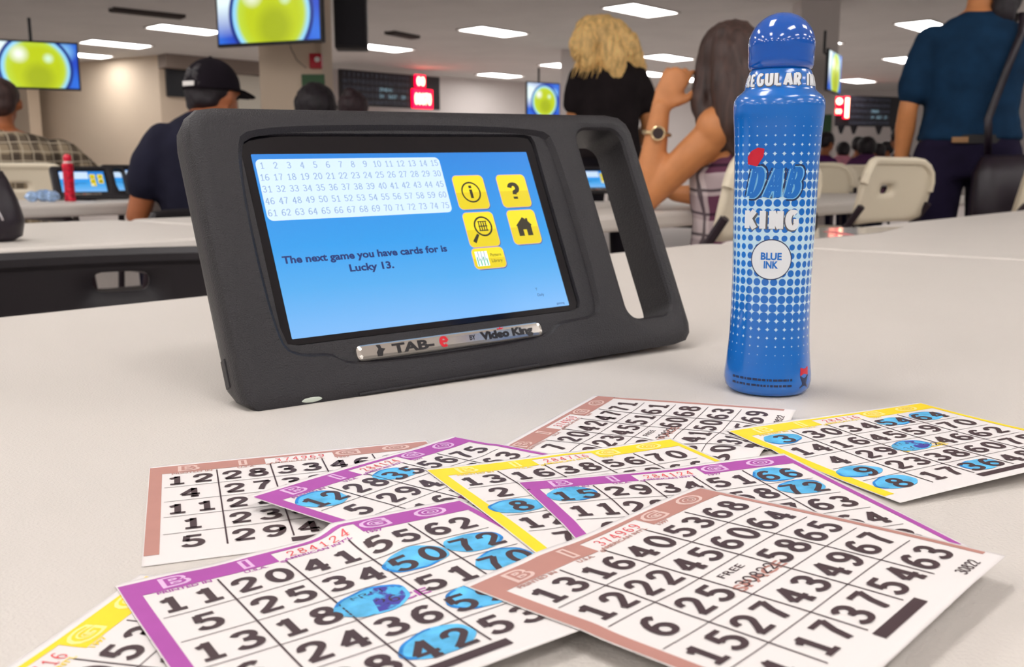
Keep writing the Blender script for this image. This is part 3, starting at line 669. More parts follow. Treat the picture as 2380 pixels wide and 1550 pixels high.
for k in range(4): mb.box(P(-0.02+k*0.009, -0.088+0.002*k, 0.088+0.003*(k % 2)), (0.007, 0.01, 0.012), R @ Matrix.Rotation(0.5, 3, 'X'))
mb.build('cap_emblem', m_white, cp)

# big man in plaid at the far left
t, P, R, A = person('person in a brown and black plaid shirt with cropped hair, at the left edge', gp(10, 4.78), 0.20, shirt=plaid('plaid_brown', srgb(150, 134, 112), srgb(34, 26, 30), srgb(196, 182, 160), 22, 22), skin=m_skin2, wide=1.5, sleeve=1.7, head_off=(0.0, 0.02, -0.01), head_yaw=0.1,
    arms={'L': (V(-0.40, 0.06, 0.76), V(-0.2, 0.32, 0.78)), 'R': (V(0.40, 0.06, 0.76), V(0.2, 0.32, 0.78))}); t.scale = (1.15, 1.15, 1.0)
hair_cap(t, P, R, m_grey_hair, thick=0.96, rough=0.002)

# two dark heads behind the big tablet
t, P, R, A = person('person with black hair, only the top of the head showing above the tablet', gp(738, 5.3), 0.4, head_off=(0, 0, -0.03)); hair_cap(t, P, R, m_black_hair, thick=1.35)
t, P, R, A = person('person with dark tied-up hair right behind the tablet top', gp(826, 5.7), -0.2, head_off=(0, 0, -0.01), shirt=cloth('brown_cotton', srgb(70, 44, 50)))
hair_cap(t, P, R, hairm('hair_dark_brown', srgb(46, 28, 34)), thick=1.05, extra=lambda mb: mb.ell(P(0.0, -0.06, 0.11), (0.04, 0.04, 0.035), R))

# blonde woman standing
m_btop = cloth('black_top', srgb(34, 28, 30))
t, P, R, A = person('standing person with wavy blonde hair and black short-sleeved top, back turned', gp(1412, 5.45), 0.1, pose='stand', shirt=m_btop, trousers=cloth('black_trousers', srgb(24, 20, 26)), wide=1.06, head_off=(-0.05, 0.0, -0.075), head_yaw=0.25, lean=0.0, sleeve=0.55,
    arms={'L': (V(-0.20, 0.03, 1.10), V(-0.17, 0.25, 1.06)), 'R': (V(0.235, 0.03, 1.10), V(0.22, 0.22, 1.0))})
mb = MB(); H = lambda x, y, z: P(x, y, z)
def blob(pts, rad, **k): limb(mb, [P(*p) for p in pts], rad, **k)
mb.ell(P(0.0, -0.02, 0.05), (0.135, 0.12, 0.108), R)
blob([(-0.07, -0.03, 0.06), (-0.12, -0.05, -0.02), (-0.10, -0.06, -0.10)], [0.09, 0.085, 0.06]); blob([(0.05, -0.04, 0.05), (0.13, -0.06, -0.03), (0.21, -0.06, -0.12)], [0.095, 0.095, 0.05]); blob([(0, -0.06, 0.02), (0.03, -0.09, -0.08), (0.04, -0.09, -0.16)], [0.09, 0.095, 0.07])
ha = fuse(mb, 'hair', [m_blonde], t, 0.010, 3, lambda v, n: n*(0.010*noise.noise(Vector((v.x*26, v.y*26, v.z*12)))+0.007*noise.noise(v*55)))
mb = MB(); mb.smooth = True; random.seed(3)
for k in range(130):
    x = random.uniform(-0.20, 0.25); z1 = random.uniform(-0.20, -0.08); ph = random.random()*6; pts = []
    for i in range(9):
        f = i/8; zz = 0.12*(1-f)+z1*f; xx = x*(0.45+0.55*f)+0.008*math.sin(ph+f*12); yy = -0.13-0.02*math.sin(f*3)+(abs(x)*0.35)+0.006*math.cos(ph+f*11)+(0.045*(1-f)**2)
        pts.append(P(xx, yy, zz))
    mb.tube(pts, [0.005, 0.006, 0.007, 0.007, 0.007, 0.006, 0.005, 0.003, 0.001], 5)
mb.build('curl_locks', m_blonde, t)

# brown-haired woman with raised hand
m_pl = plaid('plaid_plum', srgb(104, 62, 84), srgb(226, 214, 214), srgb(40, 24, 40), 15, 15)
t, P, R, A = person('person with long brown hair, plaid sleeveless top and raised left hand', gp(1728, 2.75), 0.80, shirt=m_pl, skin=m_skin, wide=0.98, sleeve=0, voxel=0.0058, head_off=(-0.042, 0.02, -0.078), head_yaw=-0.75,
    arms={'L': (V(-0.240, 0.161, 0.775), V(-0.222, 0.135, 1.02), V(0.30, -0.30, 0.9), V(-0.86, -0.5, 0.1), 0.95), 'R': (V(0.22, 0.12, 0.76), V(0.10, 0.30, 0.78))})
mb = MB()
mb.ell(P(0, -0.025, 0.04), (0.093, 0.105, 0.10), R)
blob([(0.0, -0.06, 0.05), (-0.01, -0.10, -0.05), (0.0, -0.125, -0.15), (0.015, -0.13, -0.24)], [0.085, 0.085, 0.078, 0.035], flat=0.6, wdir=(1, 0, 0))
blob([(-0.05, -0.02, 0.04), (-0.085, -0.05, -0.08), (-0.075, -0.09, -0.15), (-0.05, -0.12, -0.21)], [0.045, 0.036, 0.03, 0.018])
blob([(0.05, -0.02, 0.04), (0.08, -0.05, -0.08), (0.07, -0.1, -0.2)], [0.05, 0.045, 0.03])
fuse(mb, 'hair', [m_brown_hair], t, 0.009, 4, lambda v, n: n*0.006*noise.noise(Vector((v.x*60, v.y*60, v.z*5))))
Wl = A['L']; wp = Wl[1].lerp(Wl[2], 0.72); ax = (Wl[2]-Wl[1]).normalized()
q = ax.to_track_quat('Z', 'Y').to_matrix()
mb = MB(); mb.smooth = True; rr = 0.036; mb.tube([wp+q @ V(rr*math.cos(a), rr*math.sin(a), 0) for a in [2*PI*k/20 for k in range(20)]], 0.006, 8, closed=True)
wt = mb.build('watch', mat('watch_gold', srgb(214, 190, 150), 0.25, metal=0.9), t)
od = V(-0.75, -0.65, 0.0); od = (od-ax*od.dot(ax)).normalized(); q2 = od.to_track_quat('Z', 'Y').to_matrix().to_4x4()
mb = MB(); mb.smooth = False; mb.lathe([(0, 0), (0.019, 0), (0.019, 0.008), (0.014, 0.009), (0, 0.009)], n=24); mb.build('watch_face', mat('watch_dial', srgb(60, 46, 44), 0.2), wt, M=Matrix.Translation(wp+od*0.034) @ q2)
mb = MB(); mb.tube([Matrix.Translation(wp+od*0.043) @ (q2 @ V(0.018*math.cos(2*PI*k/20), 0.018*math.sin(2*PI*k/20), 0)) for k in range(20)], 0.003, 6, closed=True); mb.build('watch_rim', MATS['watch_gold'], wt)

# man in blue, walking
m_teal = cloth('teal_polo', srgb(20, 50, 78))
t, P, R, A = person('standing person in a blue short-sleeved shirt and dark trousers, head cut off', gp(2245, 4.0), -0.25, pose='stand', hem=1.03, shirt=m_teal, trousers=cloth('navy_trousers', srgb(30, 24, 48)), skin=m_skin, wide=1.10, head_yaw=0.9, head_off=(0.02, 0.04, 0.03), lean=-0.02, sleeve=0.72, voxel=0.011, s=1.0,
    arms={'L': (V(-0.245, -0.02, 1.10), V(-0.25, 0.06, 0.86)), 'R': (V(0.33, 0.06, 1.13), V(0.44, 0.27, 1.02))})
hair_cap(t, P, R, m_black_hair, thick=1.04, extra=lambda mb: (mb.ell(P(-0.0, -0.10, -0.09), (0.07, 0.06, 0.11), R), mb.ell(P(-0.04, -0.11, -0.17), (0.055, 0.05, 0.08), R)))
mb = MB(); rings = []
for z, a, b in ((0.955, 0.186, 0.140), (0.958, 0.192, 0.146), (0.99, 0.192, 0.146), (0.993, 0.186, 0.140)): rings.append([V(a*math.cos(2*PI*k/32), b*math.sin(2*PI*k/32), z) for k in range(32)])
mb.loft(rings); mb.build('belt', m_shoe, t)
mb = MB(); mb.box((-0.06, -0.150, 0.972), (0.06, 0.012, 0.022)); mb.build('belt_patch', mat('tan_leather', srgb(150, 110, 70), 0.5), t)
# his shoulder bag
root = gp(2245, 4.0); Rz = Matrix.Rotation(-0.25, 3, 'Z')
b = thing('shoulder_bag', 'black shoulder bag with a strap worn by the standing man in blue', 'bag', root, -0.25)
mb = MB(); rings = []
for z, a, d_ in ((0.60, 0.13, 0.06), (0.61, 0.155, 0.08), (0.70, 0.16, 0.085), (0.84, 0.155, 0.075), (0.90, 0.13, 0.05), (0.91, 0.11, 0.03)):
    rings.append([V(0.13+a*math.copysign(abs(math.cos(q))**0.5, math.cos(q)), -0.26+d_*math.copysign(abs(math.sin(q))**0.6, math.sin(q)), z) for q in [2*PI*k/28 for k in range(28)]])
mb.smooth = True; mb.loft(rings); mb.build('pouch', m_bag, b)
mb = MB(); mb.smooth = True
path = [(0.03, -0.24, 0.88), (0.03, -0.185, 1.05), (0.09, -0.17, 1.25), (0.135, -0.14, 1.38), (0.15, -0.07, 1.462), (0.15, 0.02, 1.470), (0.14, 0.10, 1.41), (0.13, 0.155, 1.28)]
rings = []
for x, y, z in path: rings.append([V(x-0.014, y-0.004, z), V(x+0.014, y-0.004, z), V(x+0.014, y+0.004, z+0.004), V(x-0.014, y+0.004, z+0.004)])
mb.loft(rings); mb.build('strap', m_bag, b)
mb = MB(); mb.box((0.16, -0.343, 0.72), (0.05, 0.01, 0.02)); mb.build('buckle', MATS['zip_metal'], b)

# the far group at the right
far = [(1914, 12.0, -1.2, 'purple_shirt', srgb(86, 36, 96), 0.0, 'person in a purple shirt seated at the far table, leftmost of the far group'),
       (1957, 12.6, -0.3, 'pink_shirt', srgb(226, 150, 170), -0.10, 'person in a pink shirt seated in the far group'),
       (1990, 13.6, -1.0, 'tan_shirt', srgb(190, 150, 110), 0.0, 'person in a tan shirt seated behind the far group'),
       (2012, 11.4, 0.0, 'plum_shirt', srgb(92, 52, 92), -0.10, 'person with round black hair and plum shirt in the middle of the far group'),
       (2041, 13.2, 0.4, 'mauve_shirt', srgb(130, 84, 110), -0.10, 'person in a mauve shirt seated right of the middle of the far group'),
       (2060, 14.4, 1.6, 'wine_shirt', srgb(90, 46, 60), -0.04, 'person in a wine shirt at the back of the far group'),
       (2090, 10.8, 0.6, 'dark_shirt', srgb(60, 34, 60), 0.0, 'person with curly black hair seated rightmost in the far group')]
for (px, D, rz, sn, colr, dz, lab) in far:
    t, P, R, A = person(lab, gp(px, D), rz, shirt=cloth(sn, colr), skin=m_skin2, voxel=0.018, head_off=(0, 0.02, dz), head_pitch=-0.25)
    hair_cap(t, P, R, m_black_hair, thick=1.08 if 'round' not in lab else 1.3, voxel=0.014)
# ---------------------------------------------------------------- bingo cards (millimetres on the sheet)
import numpy as np
m_paper = mat('card_paper', srgb(231, 225, 223), 0.6, spec=0.2)
m_ink = mat('number_ink', srgb(70, 52, 56), 0.6)
m_red_ink = mat('serial_ink', srgb(235, 90, 95), 0.6)
m_dab = mat('dab_ink', srgb(92, 184, 232), 0.5, noise_amt=0.28, noise_scale=150)
m_dab2 = mat('dab_ink_edge', srgb(36, 132, 208), 0.5, noise_amt=0.35, noise_scale=220)
m_dab3 = mat('dab_ink_purple', srgb(84, 96, 190), 0.5, noise_amt=0.4, noise_scale=260)
nt_ = m_dab3.node_tree; nz_ = nt_.nodes.new('ShaderNodeTexNoise'); nz_.inputs['Scale'].default_value = 260; nz_.inputs['Detail'].default_value = 4
rp_ = nt_.nodes.new('ShaderNodeValToRGB'); rp_.color_ramp.elements[0].position = 0.46; rp_.color_ramp.elements[0].color = (*srgb(80, 180, 228), 1); rp_.color_ramp.elements[1].position = 0.54; rp_.color_ramp.elements[1].color = (*srgb(74, 66, 160), 1)
tc_ = nt_.nodes.new('ShaderNodeTexCoord'); nt_.links.new(tc_.outputs['Object'], nz_.inputs['Vector']); nt_.links.new(nz_.outputs['Fac'], rp_.inputs[0]); nt_.links.new(rp_.outputs[0], nt_.nodes['Principled BSDF'].inputs['Base Color'])
BC = {'brown': (mat('band_brown', srgb(186, 134, 124), 0.6, noise_amt=0.04, noise_scale=80), mat('band_light_brown', srgb(226, 196, 188), 0.6)),
      'purple': (mat('band_purple', srgb(172, 78, 164), 0.6, noise_amt=0.05, noise_scale=80), mat('band_light_purple', srgb(228, 188, 226), 0.6)),
      'yellow': (mat('band_yellow', srgb(250, 216, 40), 0.6, noise_amt=0.04, noise_scale=80), mat('band_light_yellow', srgb(252, 236, 150), 0.6))}
X0, X1, Y0, Y1 = -4.2, 101.0, -82.7, 12.6; CW, CA = 19.0, 15.07; STEP = 1.5
NXc, NYc = int((X1-X0)/STEP)+2, int((Y1-Y0)/STEP)+2
gxs = np.linspace(X0, X1, NXc); gys = np.linspace(Y0, Y1, NYc)
done = []
def zfun(q, x, y):
    x = x/50-1; y = y/50+.8
    return q[3]+q[4]*x+q[5]*y+q[6]*x*x+q[7]*y*y+q[8]*x*y+q[9]*x**3+q[10]*y**3
def samp(Z, x, y):
    fx = np.clip((x-X0)/(X1-X0)*(NXc-1), 0, NXc-1.001); fy = np.clip((y-Y0)/(Y1-Y0)*(NYc-1), 0, NYc-1.001)
    i = fx.astype(int); j = fy.astype(int); a = fx-i; b = fy-j
    return Z[j, i]*(1-a)*(1-b)+Z[j, i+1]*a*(1-b)+Z[j+1, i]*(1-a)*b+Z[j+1, i+1]*a*b
def dab_poly(cx, cy, rx, ry, seed):
    random.seed(seed); ph = [random.random()*6 for _ in range(4)]; n = 36
    f = lambda a: 1+0.05*math.sin(2*a+ph[0])+0.04*math.sin(3*a+ph[1])+0.02*math.sin(7*a+ph[2])
    return [[(cx+rx*t*f(a)*math.cos(a), cy+ry*t*f(a)*math.sin(a)) for a in [2*PI*k/n for k in range(n)]] for t in (0.001, 0.2, 0.4, 0.6, 0.75, 0.88, 1.0)], ph
ORDER = ['P3', 'P8', 'P7', 'P5', 'P2', 'P6', 'P9', 'P4', 'P1']
def card(q, colour, label, rows, dabs=(), serial='284124', free='30822'):
    GX, GY = np.meshgrid(gxs, gys); Z = zfun(q, GX, GY); c, s = math.cos(q[2]), math.sin(q[2])
    WX, WY = q[0]+GX*c-GY*s, q[1]+GX*s+GY*c
    floor = np.full_like(Z, 0.3)
    for (q2, Z2) in done:
        c2, s2 = math.cos(q2[2]), math.sin(q2[2]); dx, dy = WX-q2[0], WY-q2[1]; lx, ly = dx*c2+dy*s2, -dx*s2+dy*c2
        ins = (lx > X0-2) & (lx < X1+2) & (ly > Y0-2) & (ly < Y1+2)
        floor = np.where(ins, np.maximum(floor, samp(Z2, lx, ly)+0.5), floor)
    top = np.full_like(Z, 99.0); lev = len(done)
    for nm in (ORDER[lev+1:] if lev < 2 else []):
        q2 = QC[nm]; c2, s2 = math.cos(q2[2]), math.sin(q2[2]); dx, dy = WX-q2[0], WY-q2[1]; lx, ly = dx*c2+dy*s2, -dx*s2+dy*c2
        ins = (lx > X0-1) & (lx < X1+1) & (ly > Y0-1) & (ly < Y1+1); top = np.where(ins, np.minimum(top, np.maximum(zfun(q2, lx, ly)-0.7, 0.35)), top)
    for it in range(30):
        Z = np.maximum(np.minimum(Z, top), floor); Zp = np.pad(Z, 1, mode='edge'); Zp[0] = 2*Z[0].take(np.r_[0, 0:NXc, NXc-1])-Zp[2]; Zp[-1] = 2*Z[-1].take(np.r_[0, 0:NXc, NXc-1])-Zp[-3]
        Zp[:, 0] = 2*Zp[:, 1]-Zp[:, 2]; Zp[:, -1] = 2*Zp[:, -2]-Zp[:, -3]
        Z = 0.5*Z+0.125*(Zp[:-2, 1:-1]+Zp[2:, 1:-1]+Zp[1:-1, :-2]+Zp[1:-1, 2:])
    Z = np.maximum(Z, floor-0.1); done.append((q, Z))
    cx, cy = q[0]+48*c+35*s, q[1]+48*s-35*c
    t = thing('bingo_card', label, 'bingo card', (cx/1000, cy/1000, TT), 0, 'bingo cards spread on the front table')
    def F(lift):
        def f(x, y):
            z = float(samp(Z, np.array(x), np.array(y)))+lift
            return ((q[0]+x*c-y*s-cx)/1000, (q[1]+x*s+y*c-cy)/1000, z/1000)
        return f
    mb = MB(); mb.smooth = True; vs = []
    for lift in (0, -0.09):
        for j in range(NYc):
            for i in range(NXc): vs.append(((WX[j, i]-cx)/1000, (WY[j, i]-cy)/1000, (Z[j, i]+lift)/1000))
    n = NXc*NYc; fs = []
    for j in range(NYc-1):
        for i in range(NXc-1): a = j*NXc+i; fs.append((a, a+1, a+NXc+1, a+NXc)); fs.append((n+a, n+a+NXc, n+a+NXc+1, n+a+1))
    for i in range(NXc-1): fs.append((i, n+i, n+i+1, i+1)); a = (NYc-1)*NXc+i; fs.append((a, a+1, n+a+1, n+a))
    for j in range(NYc-1): a = j*NXc; fs.append((a, a+NXc, n+a+NXc, n+a)); a += NXc-1; fs.append((a, n+a, n+a+NXc, a+NXc))
    mb.add(vs, fs); mb.build('paper_sheet', m_paper, t)
    def rect(mb, x0, y0, x1, y1, f, st=2.0):
        nx, ny = max(1, math.ceil(abs(x1-x0)/st)), max(1, math.ceil(abs(y1-y0)/st))
        V_ = [f(x0+(x1-x0)*i/nx, y0+(y1-y0)*j/ny) for j in range(ny+1) for i in range(nx+1)]
        mb.add(V_, [(j*(nx+1)+i, j*(nx+1)+i+1, (j+1)*(nx+1)+i+1, (j+1)*(nx+1)+i) for j in range(ny) for i in range(nx)])
    band, lightc = BC[colour]
    f1, f2, f3, f4 = F(0.09), F(0.16), F(0.23), F(0.28)
    mb = MB(); mb.smooth = True
    rect(mb, -3.9, 1.4, 36.5, 10.2, f1); rect(mb, 62.0, 1.4, 99.8, 10.2, f1); rect(mb, 36.5, 8.4, 62.0, 10.2, f1)
    rect(mb, -3.9, -75.5, 0.3, 1.4, f1); rect(mb, 97.6, -78.0, 99.8, 1.4, f1)
    bo = mb.build('printed_border', band, t)
    mb = MB()
    for L_, x in (('B', 9.5), ('I', 28.5), ('G', 67.5), ('O', 86.5)):
        mb.cur = 0; put_text(mb, L_, x, 5.8, 5.6, f2, bold=0.075, sx=1.55); mb.cur = 1; put_text(mb, L_, x, 5.8, 5.2, f3, bold=0.0, sx=1.5)
        if L_ in 'GO': mb.cur = 0; put_text(mb, 'o', x, 5.8, 2.6, f4, bold=0.0, sx=1.5)
    mb.build('header_letters', [lightc, band], bo)
    mb = MB(); put_num(mb, serial, 49.3, 5.0, 4.2, f2, sw=0.085, sx=0.8, gap=0.30); mb.build('serial_number', m_red_ink, t)
    mb = MB()
    for body, x, y in (('PRINTED IN', 10.5, 0.3), ('U.S.A.', 29.5, 0.3), ('\u00a9', 37.5, 0.6), ("AMERICAN INT'L", 48, 1.6), ('1997', 65, 0.3)): put_text(mb, body, x, y, 1.5, f2, sx=1.25, bold=0.02)
    mb.build('fine_print', band, t)
    mb = MB()
    lw = 0.28
    for k in range(1, 5): rect(mb, k*CW-lw*0.9, -5*CA+1.5, k*CW+lw*0.9, 0.3 if k in (1, 4) else 0.9, f2); rect(mb, 1.2, -k*CA-lw/2, 94.5, -k*CA+lw/2, f2)
    rect(mb, 37.0, -78.4, 60.0, -75.2, f2); mb.build('grid_lines', m_ink, t)
    mb = MB()
    for r, row in enumerate(rows):
        for k, v in enumerate(row):
            if v is None: continue
            x, y = (k+0.5)*CW, -(r+0.5)*CA-0.3
            if v == 'F':
                put_text(mb, 'FREE', x-1, y+4.0, 2.4, f2, sx=1.5); put_num(mb, free, x+1, y-2.2, 4.0, f2, sw=0.12, sx=1.1)
            else: put_num(mb, str(v), x, y, 9.4, f3, sw=0.19, sx=1.04, gap=0.26)
    put_num(mb, free, 86, -78.2, 3.2, f2, sw=0.13, sx=0.9); mb.build('printed_numbers', m_ink, t)
    mb = MB(); put_text(mb, 'SPACE', 48.5, -2.5*CA-3.4, 3.4, f1, sx=1.6, bold=0.03); mb.build('free_space_print', band, t)
    for i, d_ in enumerate(dabs):
        k, r, ox, oy = d_[:4]; rx, ry = (d_[4], d_[5]) if len(d_) > 4 else (8.3, 6.7)
        rings, ph = dab_poly((k+0.5)*CW+ox, -(r+0.5)*CA+oy, rx, ry, int(k*7+r*13+len(label)))
        mb = MB(); mb.smooth = True; P3 = [f2(x, y) for rg in rings for x, y in rg]; n_ = 36
        mb.cur = 0
        for a_ in range(6):
            for k_ in range(n_):
                ang = 2*PI*k_/n_; mb.cur = 1 if (a_ == 5 and math.sin(ang+ph[3]) > 0.35) else (2 if (len(d_) > 6 and a_ < 5 and math.cos(ang) > -0.2) else 0)
                o_ = len(mb.v); mb.add([P3[a_*n_+k_], P3[a_*n_+(k_+1) % n_], P3[(a_+1)*n_+(k_+1) % n_], P3[(a_+1)*n_+k_]], [(0, 1, 2, 3)])
        mb.build('ink_dab', [m_dab, m_dab2, m_dab3], t)
    return t
QC = {
'P1': [-0.752, 220.208, 0.795, 6.133, 1.701, -2.002, -0.02, -0.583, -0.018, -1.141, 0.211],
'P2': [-93.534, 225.286, 0.6, 2.797, 1.641, -1.184, -0.431, 0.289, -0.005, -0.847, -0.697],
'P3': [-125.412, 325.298, 0.339, -0.633, 1.182, -1.034, -0.293, -0.252, -0.388, -0.064, -0.075],
'P8': [5.104, 352.315, 1.098, 0.96, -0.776, -2.228, 2.215, -0.271, 0.251, -0.016, -0.073],
'P5': [-71.941, 286.551, 0.962, 2.26, -1.76, -0.077, -0.677, 0.344, -0.933, -0.193, 0.065],
'P6': [-22.238, 316.041, 0.445, 1.644, -1.097, -0.496, -0.025, -0.087, -0.03, 0.486, 0.008],
'P9': [9.177, 300.284, 0.304, 1.689, 1.201, -0.237, 0.031, -0.06, 0.29, -0.45, 0.33],
'P4': [97.188, 370.329, 0.396, 2.627, 1.588, -1.25, 0.037, 1.067, -1.06, 0.294, -0.096],
'P7': [-107.831, 139.539, 1.373, 0.423, -1.282, -0.534, -0.888, 0.574, -0.319, -0.215, 0.281]}
F_ = 'F'
card(QC['P3'], 'brown', 'brown bordered bingo card at the far left with undabbed top row starting 12, 28', [[12, 28, 33, 46, 61], [4, 27, 38, 52, 70], [11, 22, F_, 58, 66], [1, 23, 44, 49, 72], [5, 29, 41, 60, 64]], (), '374969')
card(QC['P8'], 'brown', 'brown bordered bingo card farthest back, its top row 7 20 42 47 71', [[7, 20, 42, 47, 71], [10, 23, 45, 51, 61], [2, 22, F_, 60, 68], [12, 26, 41, 50, 63], [5, 30, 31, 55, 69]], (), '374969', '30822')
card(QC['P7'], 'yellow', 'yellow bordered bingo card in the bottom left corner with a 53 showing', [[9, 22, 40, 53, 67], [3, 19, 33, 50, 62], [12, 27, F_, 59, 71], [6, 24, 38, 47, 65], [1, 18, 44, 56, 74]], (), '284716')
card(QC['P5'], 'purple', 'purple bordered bingo card with a dabbed 12 and dabbed 35, behind the others at left', [[12, 28, 35, 56, 75], [5, 29, 41, 57, 63], [1, 16, F_, 48, 70], [9, 19, 38, 52, 66], [14, 24, 44, 59, 61]], ((0, 0, -0.5, 0.5, 9, 7.2), (2, 0, -3, 1.5, 8, 6.5)), '284124')
card(QC['P2'], 'purple', 'large purple bordered bingo card in front at left, top row 11 20 41 55 62', [[11, 20, 41, 55, 62], [5, 25, 34, 50, 72], [13, 18, F_, 51, 70], [6, 24, 36, 59, 61], [9, 28, 42, 53, 75]],
     ((3, 1, -0.5, 0.2, 9.2, 7.0), (4, 1, -0.6, 0.5, 8.8, 6.6), (4, 2, 0.0, 1.0, 8.8, 6.6), (2, 2, -2.0, -0.5, 10.0, 7.6, 1), (3, 3, 1, 0.5, 8.8, 7.0), (2, 4, 0, 1.2, 9.6, 6.6)), '284124', '26')
card(QC['P6'], 'yellow', 'yellow bordered bingo card mid pile, top row 13 16 38 56 70', [[13, 16, 38, 56, 70], [2, 21, 43, 52, 66], [8, 27, F_, 49, 73], [12, 18, 31, 60, 62], [7, 24, 39, 54, 71]], ((0, 2, -1.5, 0, 9, 6.8),), '284716')
card(QC['P9'], 'purple', 'purple bordered bingo card right of the middle with dabbed 15, 66 and 72', [[15, 29, 34, 51, 66], [11, 20, 40, 58, 72], [6, 26, F_, 47, 63], [3, 18, 37, 55, 64], [9, 22, 44, 60, 73]], ((0, 0, -0.5, 1.0, 8.6, 7.4), (4, 0, -1, 0.3, 8.4, 7.2), (4, 1, 0.2, 1.2, 8.6, 6.6)), '284124')
card(QC['P4'], 'yellow', 'yellow bordered bingo card at the right with seven blue dabs, front right of the bottle', [[3, 30, 34, 54, 64], [14, 16, 45, 59, 70], [4, 29, F_, 46, 62], [9, 23, 38, 60, 75], [8, 17, 36, 48, 71]],
     ((0, 0, -0.4, 0.3, 8.0, 6.4), (3, 0, 0, 0, 7.6, 5.6), (4, 0, -0.4, 0.4, 8.2, 6.0), (2, 2, -1.5, 0.3, 8.6, 6.2, 1), (0, 3, -2.2, 1.2, 8.8, 5.8), (0, 4, -0.3, 1.2, 8.6, 6.2), (2, 4, 0, 0, 8.0, 5.4)), '284716')
card(QC['P1'], 'brown', 'large brown bordered bingo card on top in front, top row 13 16 40 53 68', [[13, 16, 40, 53, 68], [12, 22, 45, 60, 64], [6, 25, F_, 58, 65], [15, 27, 43, 49, 67], [4, 17, 37, 54, 63]], (), '374969', '30822')
# ---------------------------------------------------------------- bingo tablet (millimetres)
m_case = mat('tablet_case', srgb(29, 26, 31), 0.40, spec=0.45, bump=0.5, bump_scale=1400, noise_amt=0.08, noise_scale=12)
m_glass = mat('tablet_glass', srgb(16, 14, 20), 0.12)
def emat(name, col, e=1.0):
    if name in MATS: return MATS[name]
    return mat(name, tuple(c*0.2 for c in col), 0.3, emit=col, es=e)
def screen_mat():
    m = bpy.data.materials.new('tablet_picture'); m.use_nodes = True; N = m.node_tree.nodes; L = m.node_tree.links; b = N['Principled BSDF']
    b.inputs['Base Color'].default_value = (0.02, 0.04, 0.08, 1); b.inputs['Roughness'].default_value = 0.2
    tc = N.new('ShaderNodeTexCoord'); sp = N.new('ShaderNodeSeparateXYZ'); L.new(tc.outputs['Object'], sp.inputs[0])
    a = N.new('ShaderNodeMath'); a.operation = 'MULTIPLY_ADD'; a.inputs[1].default_value = -10.0; a.inputs[2].default_value = 0.48; L.new(sp.outputs['Y'], a.inputs[0])
    r = N.new('ShaderNodeValToRGB'); e = r.color_ramp.elements; e[0].position = 0.0; e[0].color = (*srgb(24, 132, 226), 1); e[1].position = 1.0; e[1].color = (*srgb(134, 192, 250), 1)
    q = e.new(0.5); q.color = (*srgb(40, 158, 238), 1); q = e.new(0.72); q.color = (*srgb(84, 174, 240), 1)
    L.new(a.outputs[0], r.inputs[0]); L.new(r.outputs[0], b.inputs['Emission Color']); b.inputs['Emission Strength'].default_value = 0.95; return m
m_scr = screen_mat()
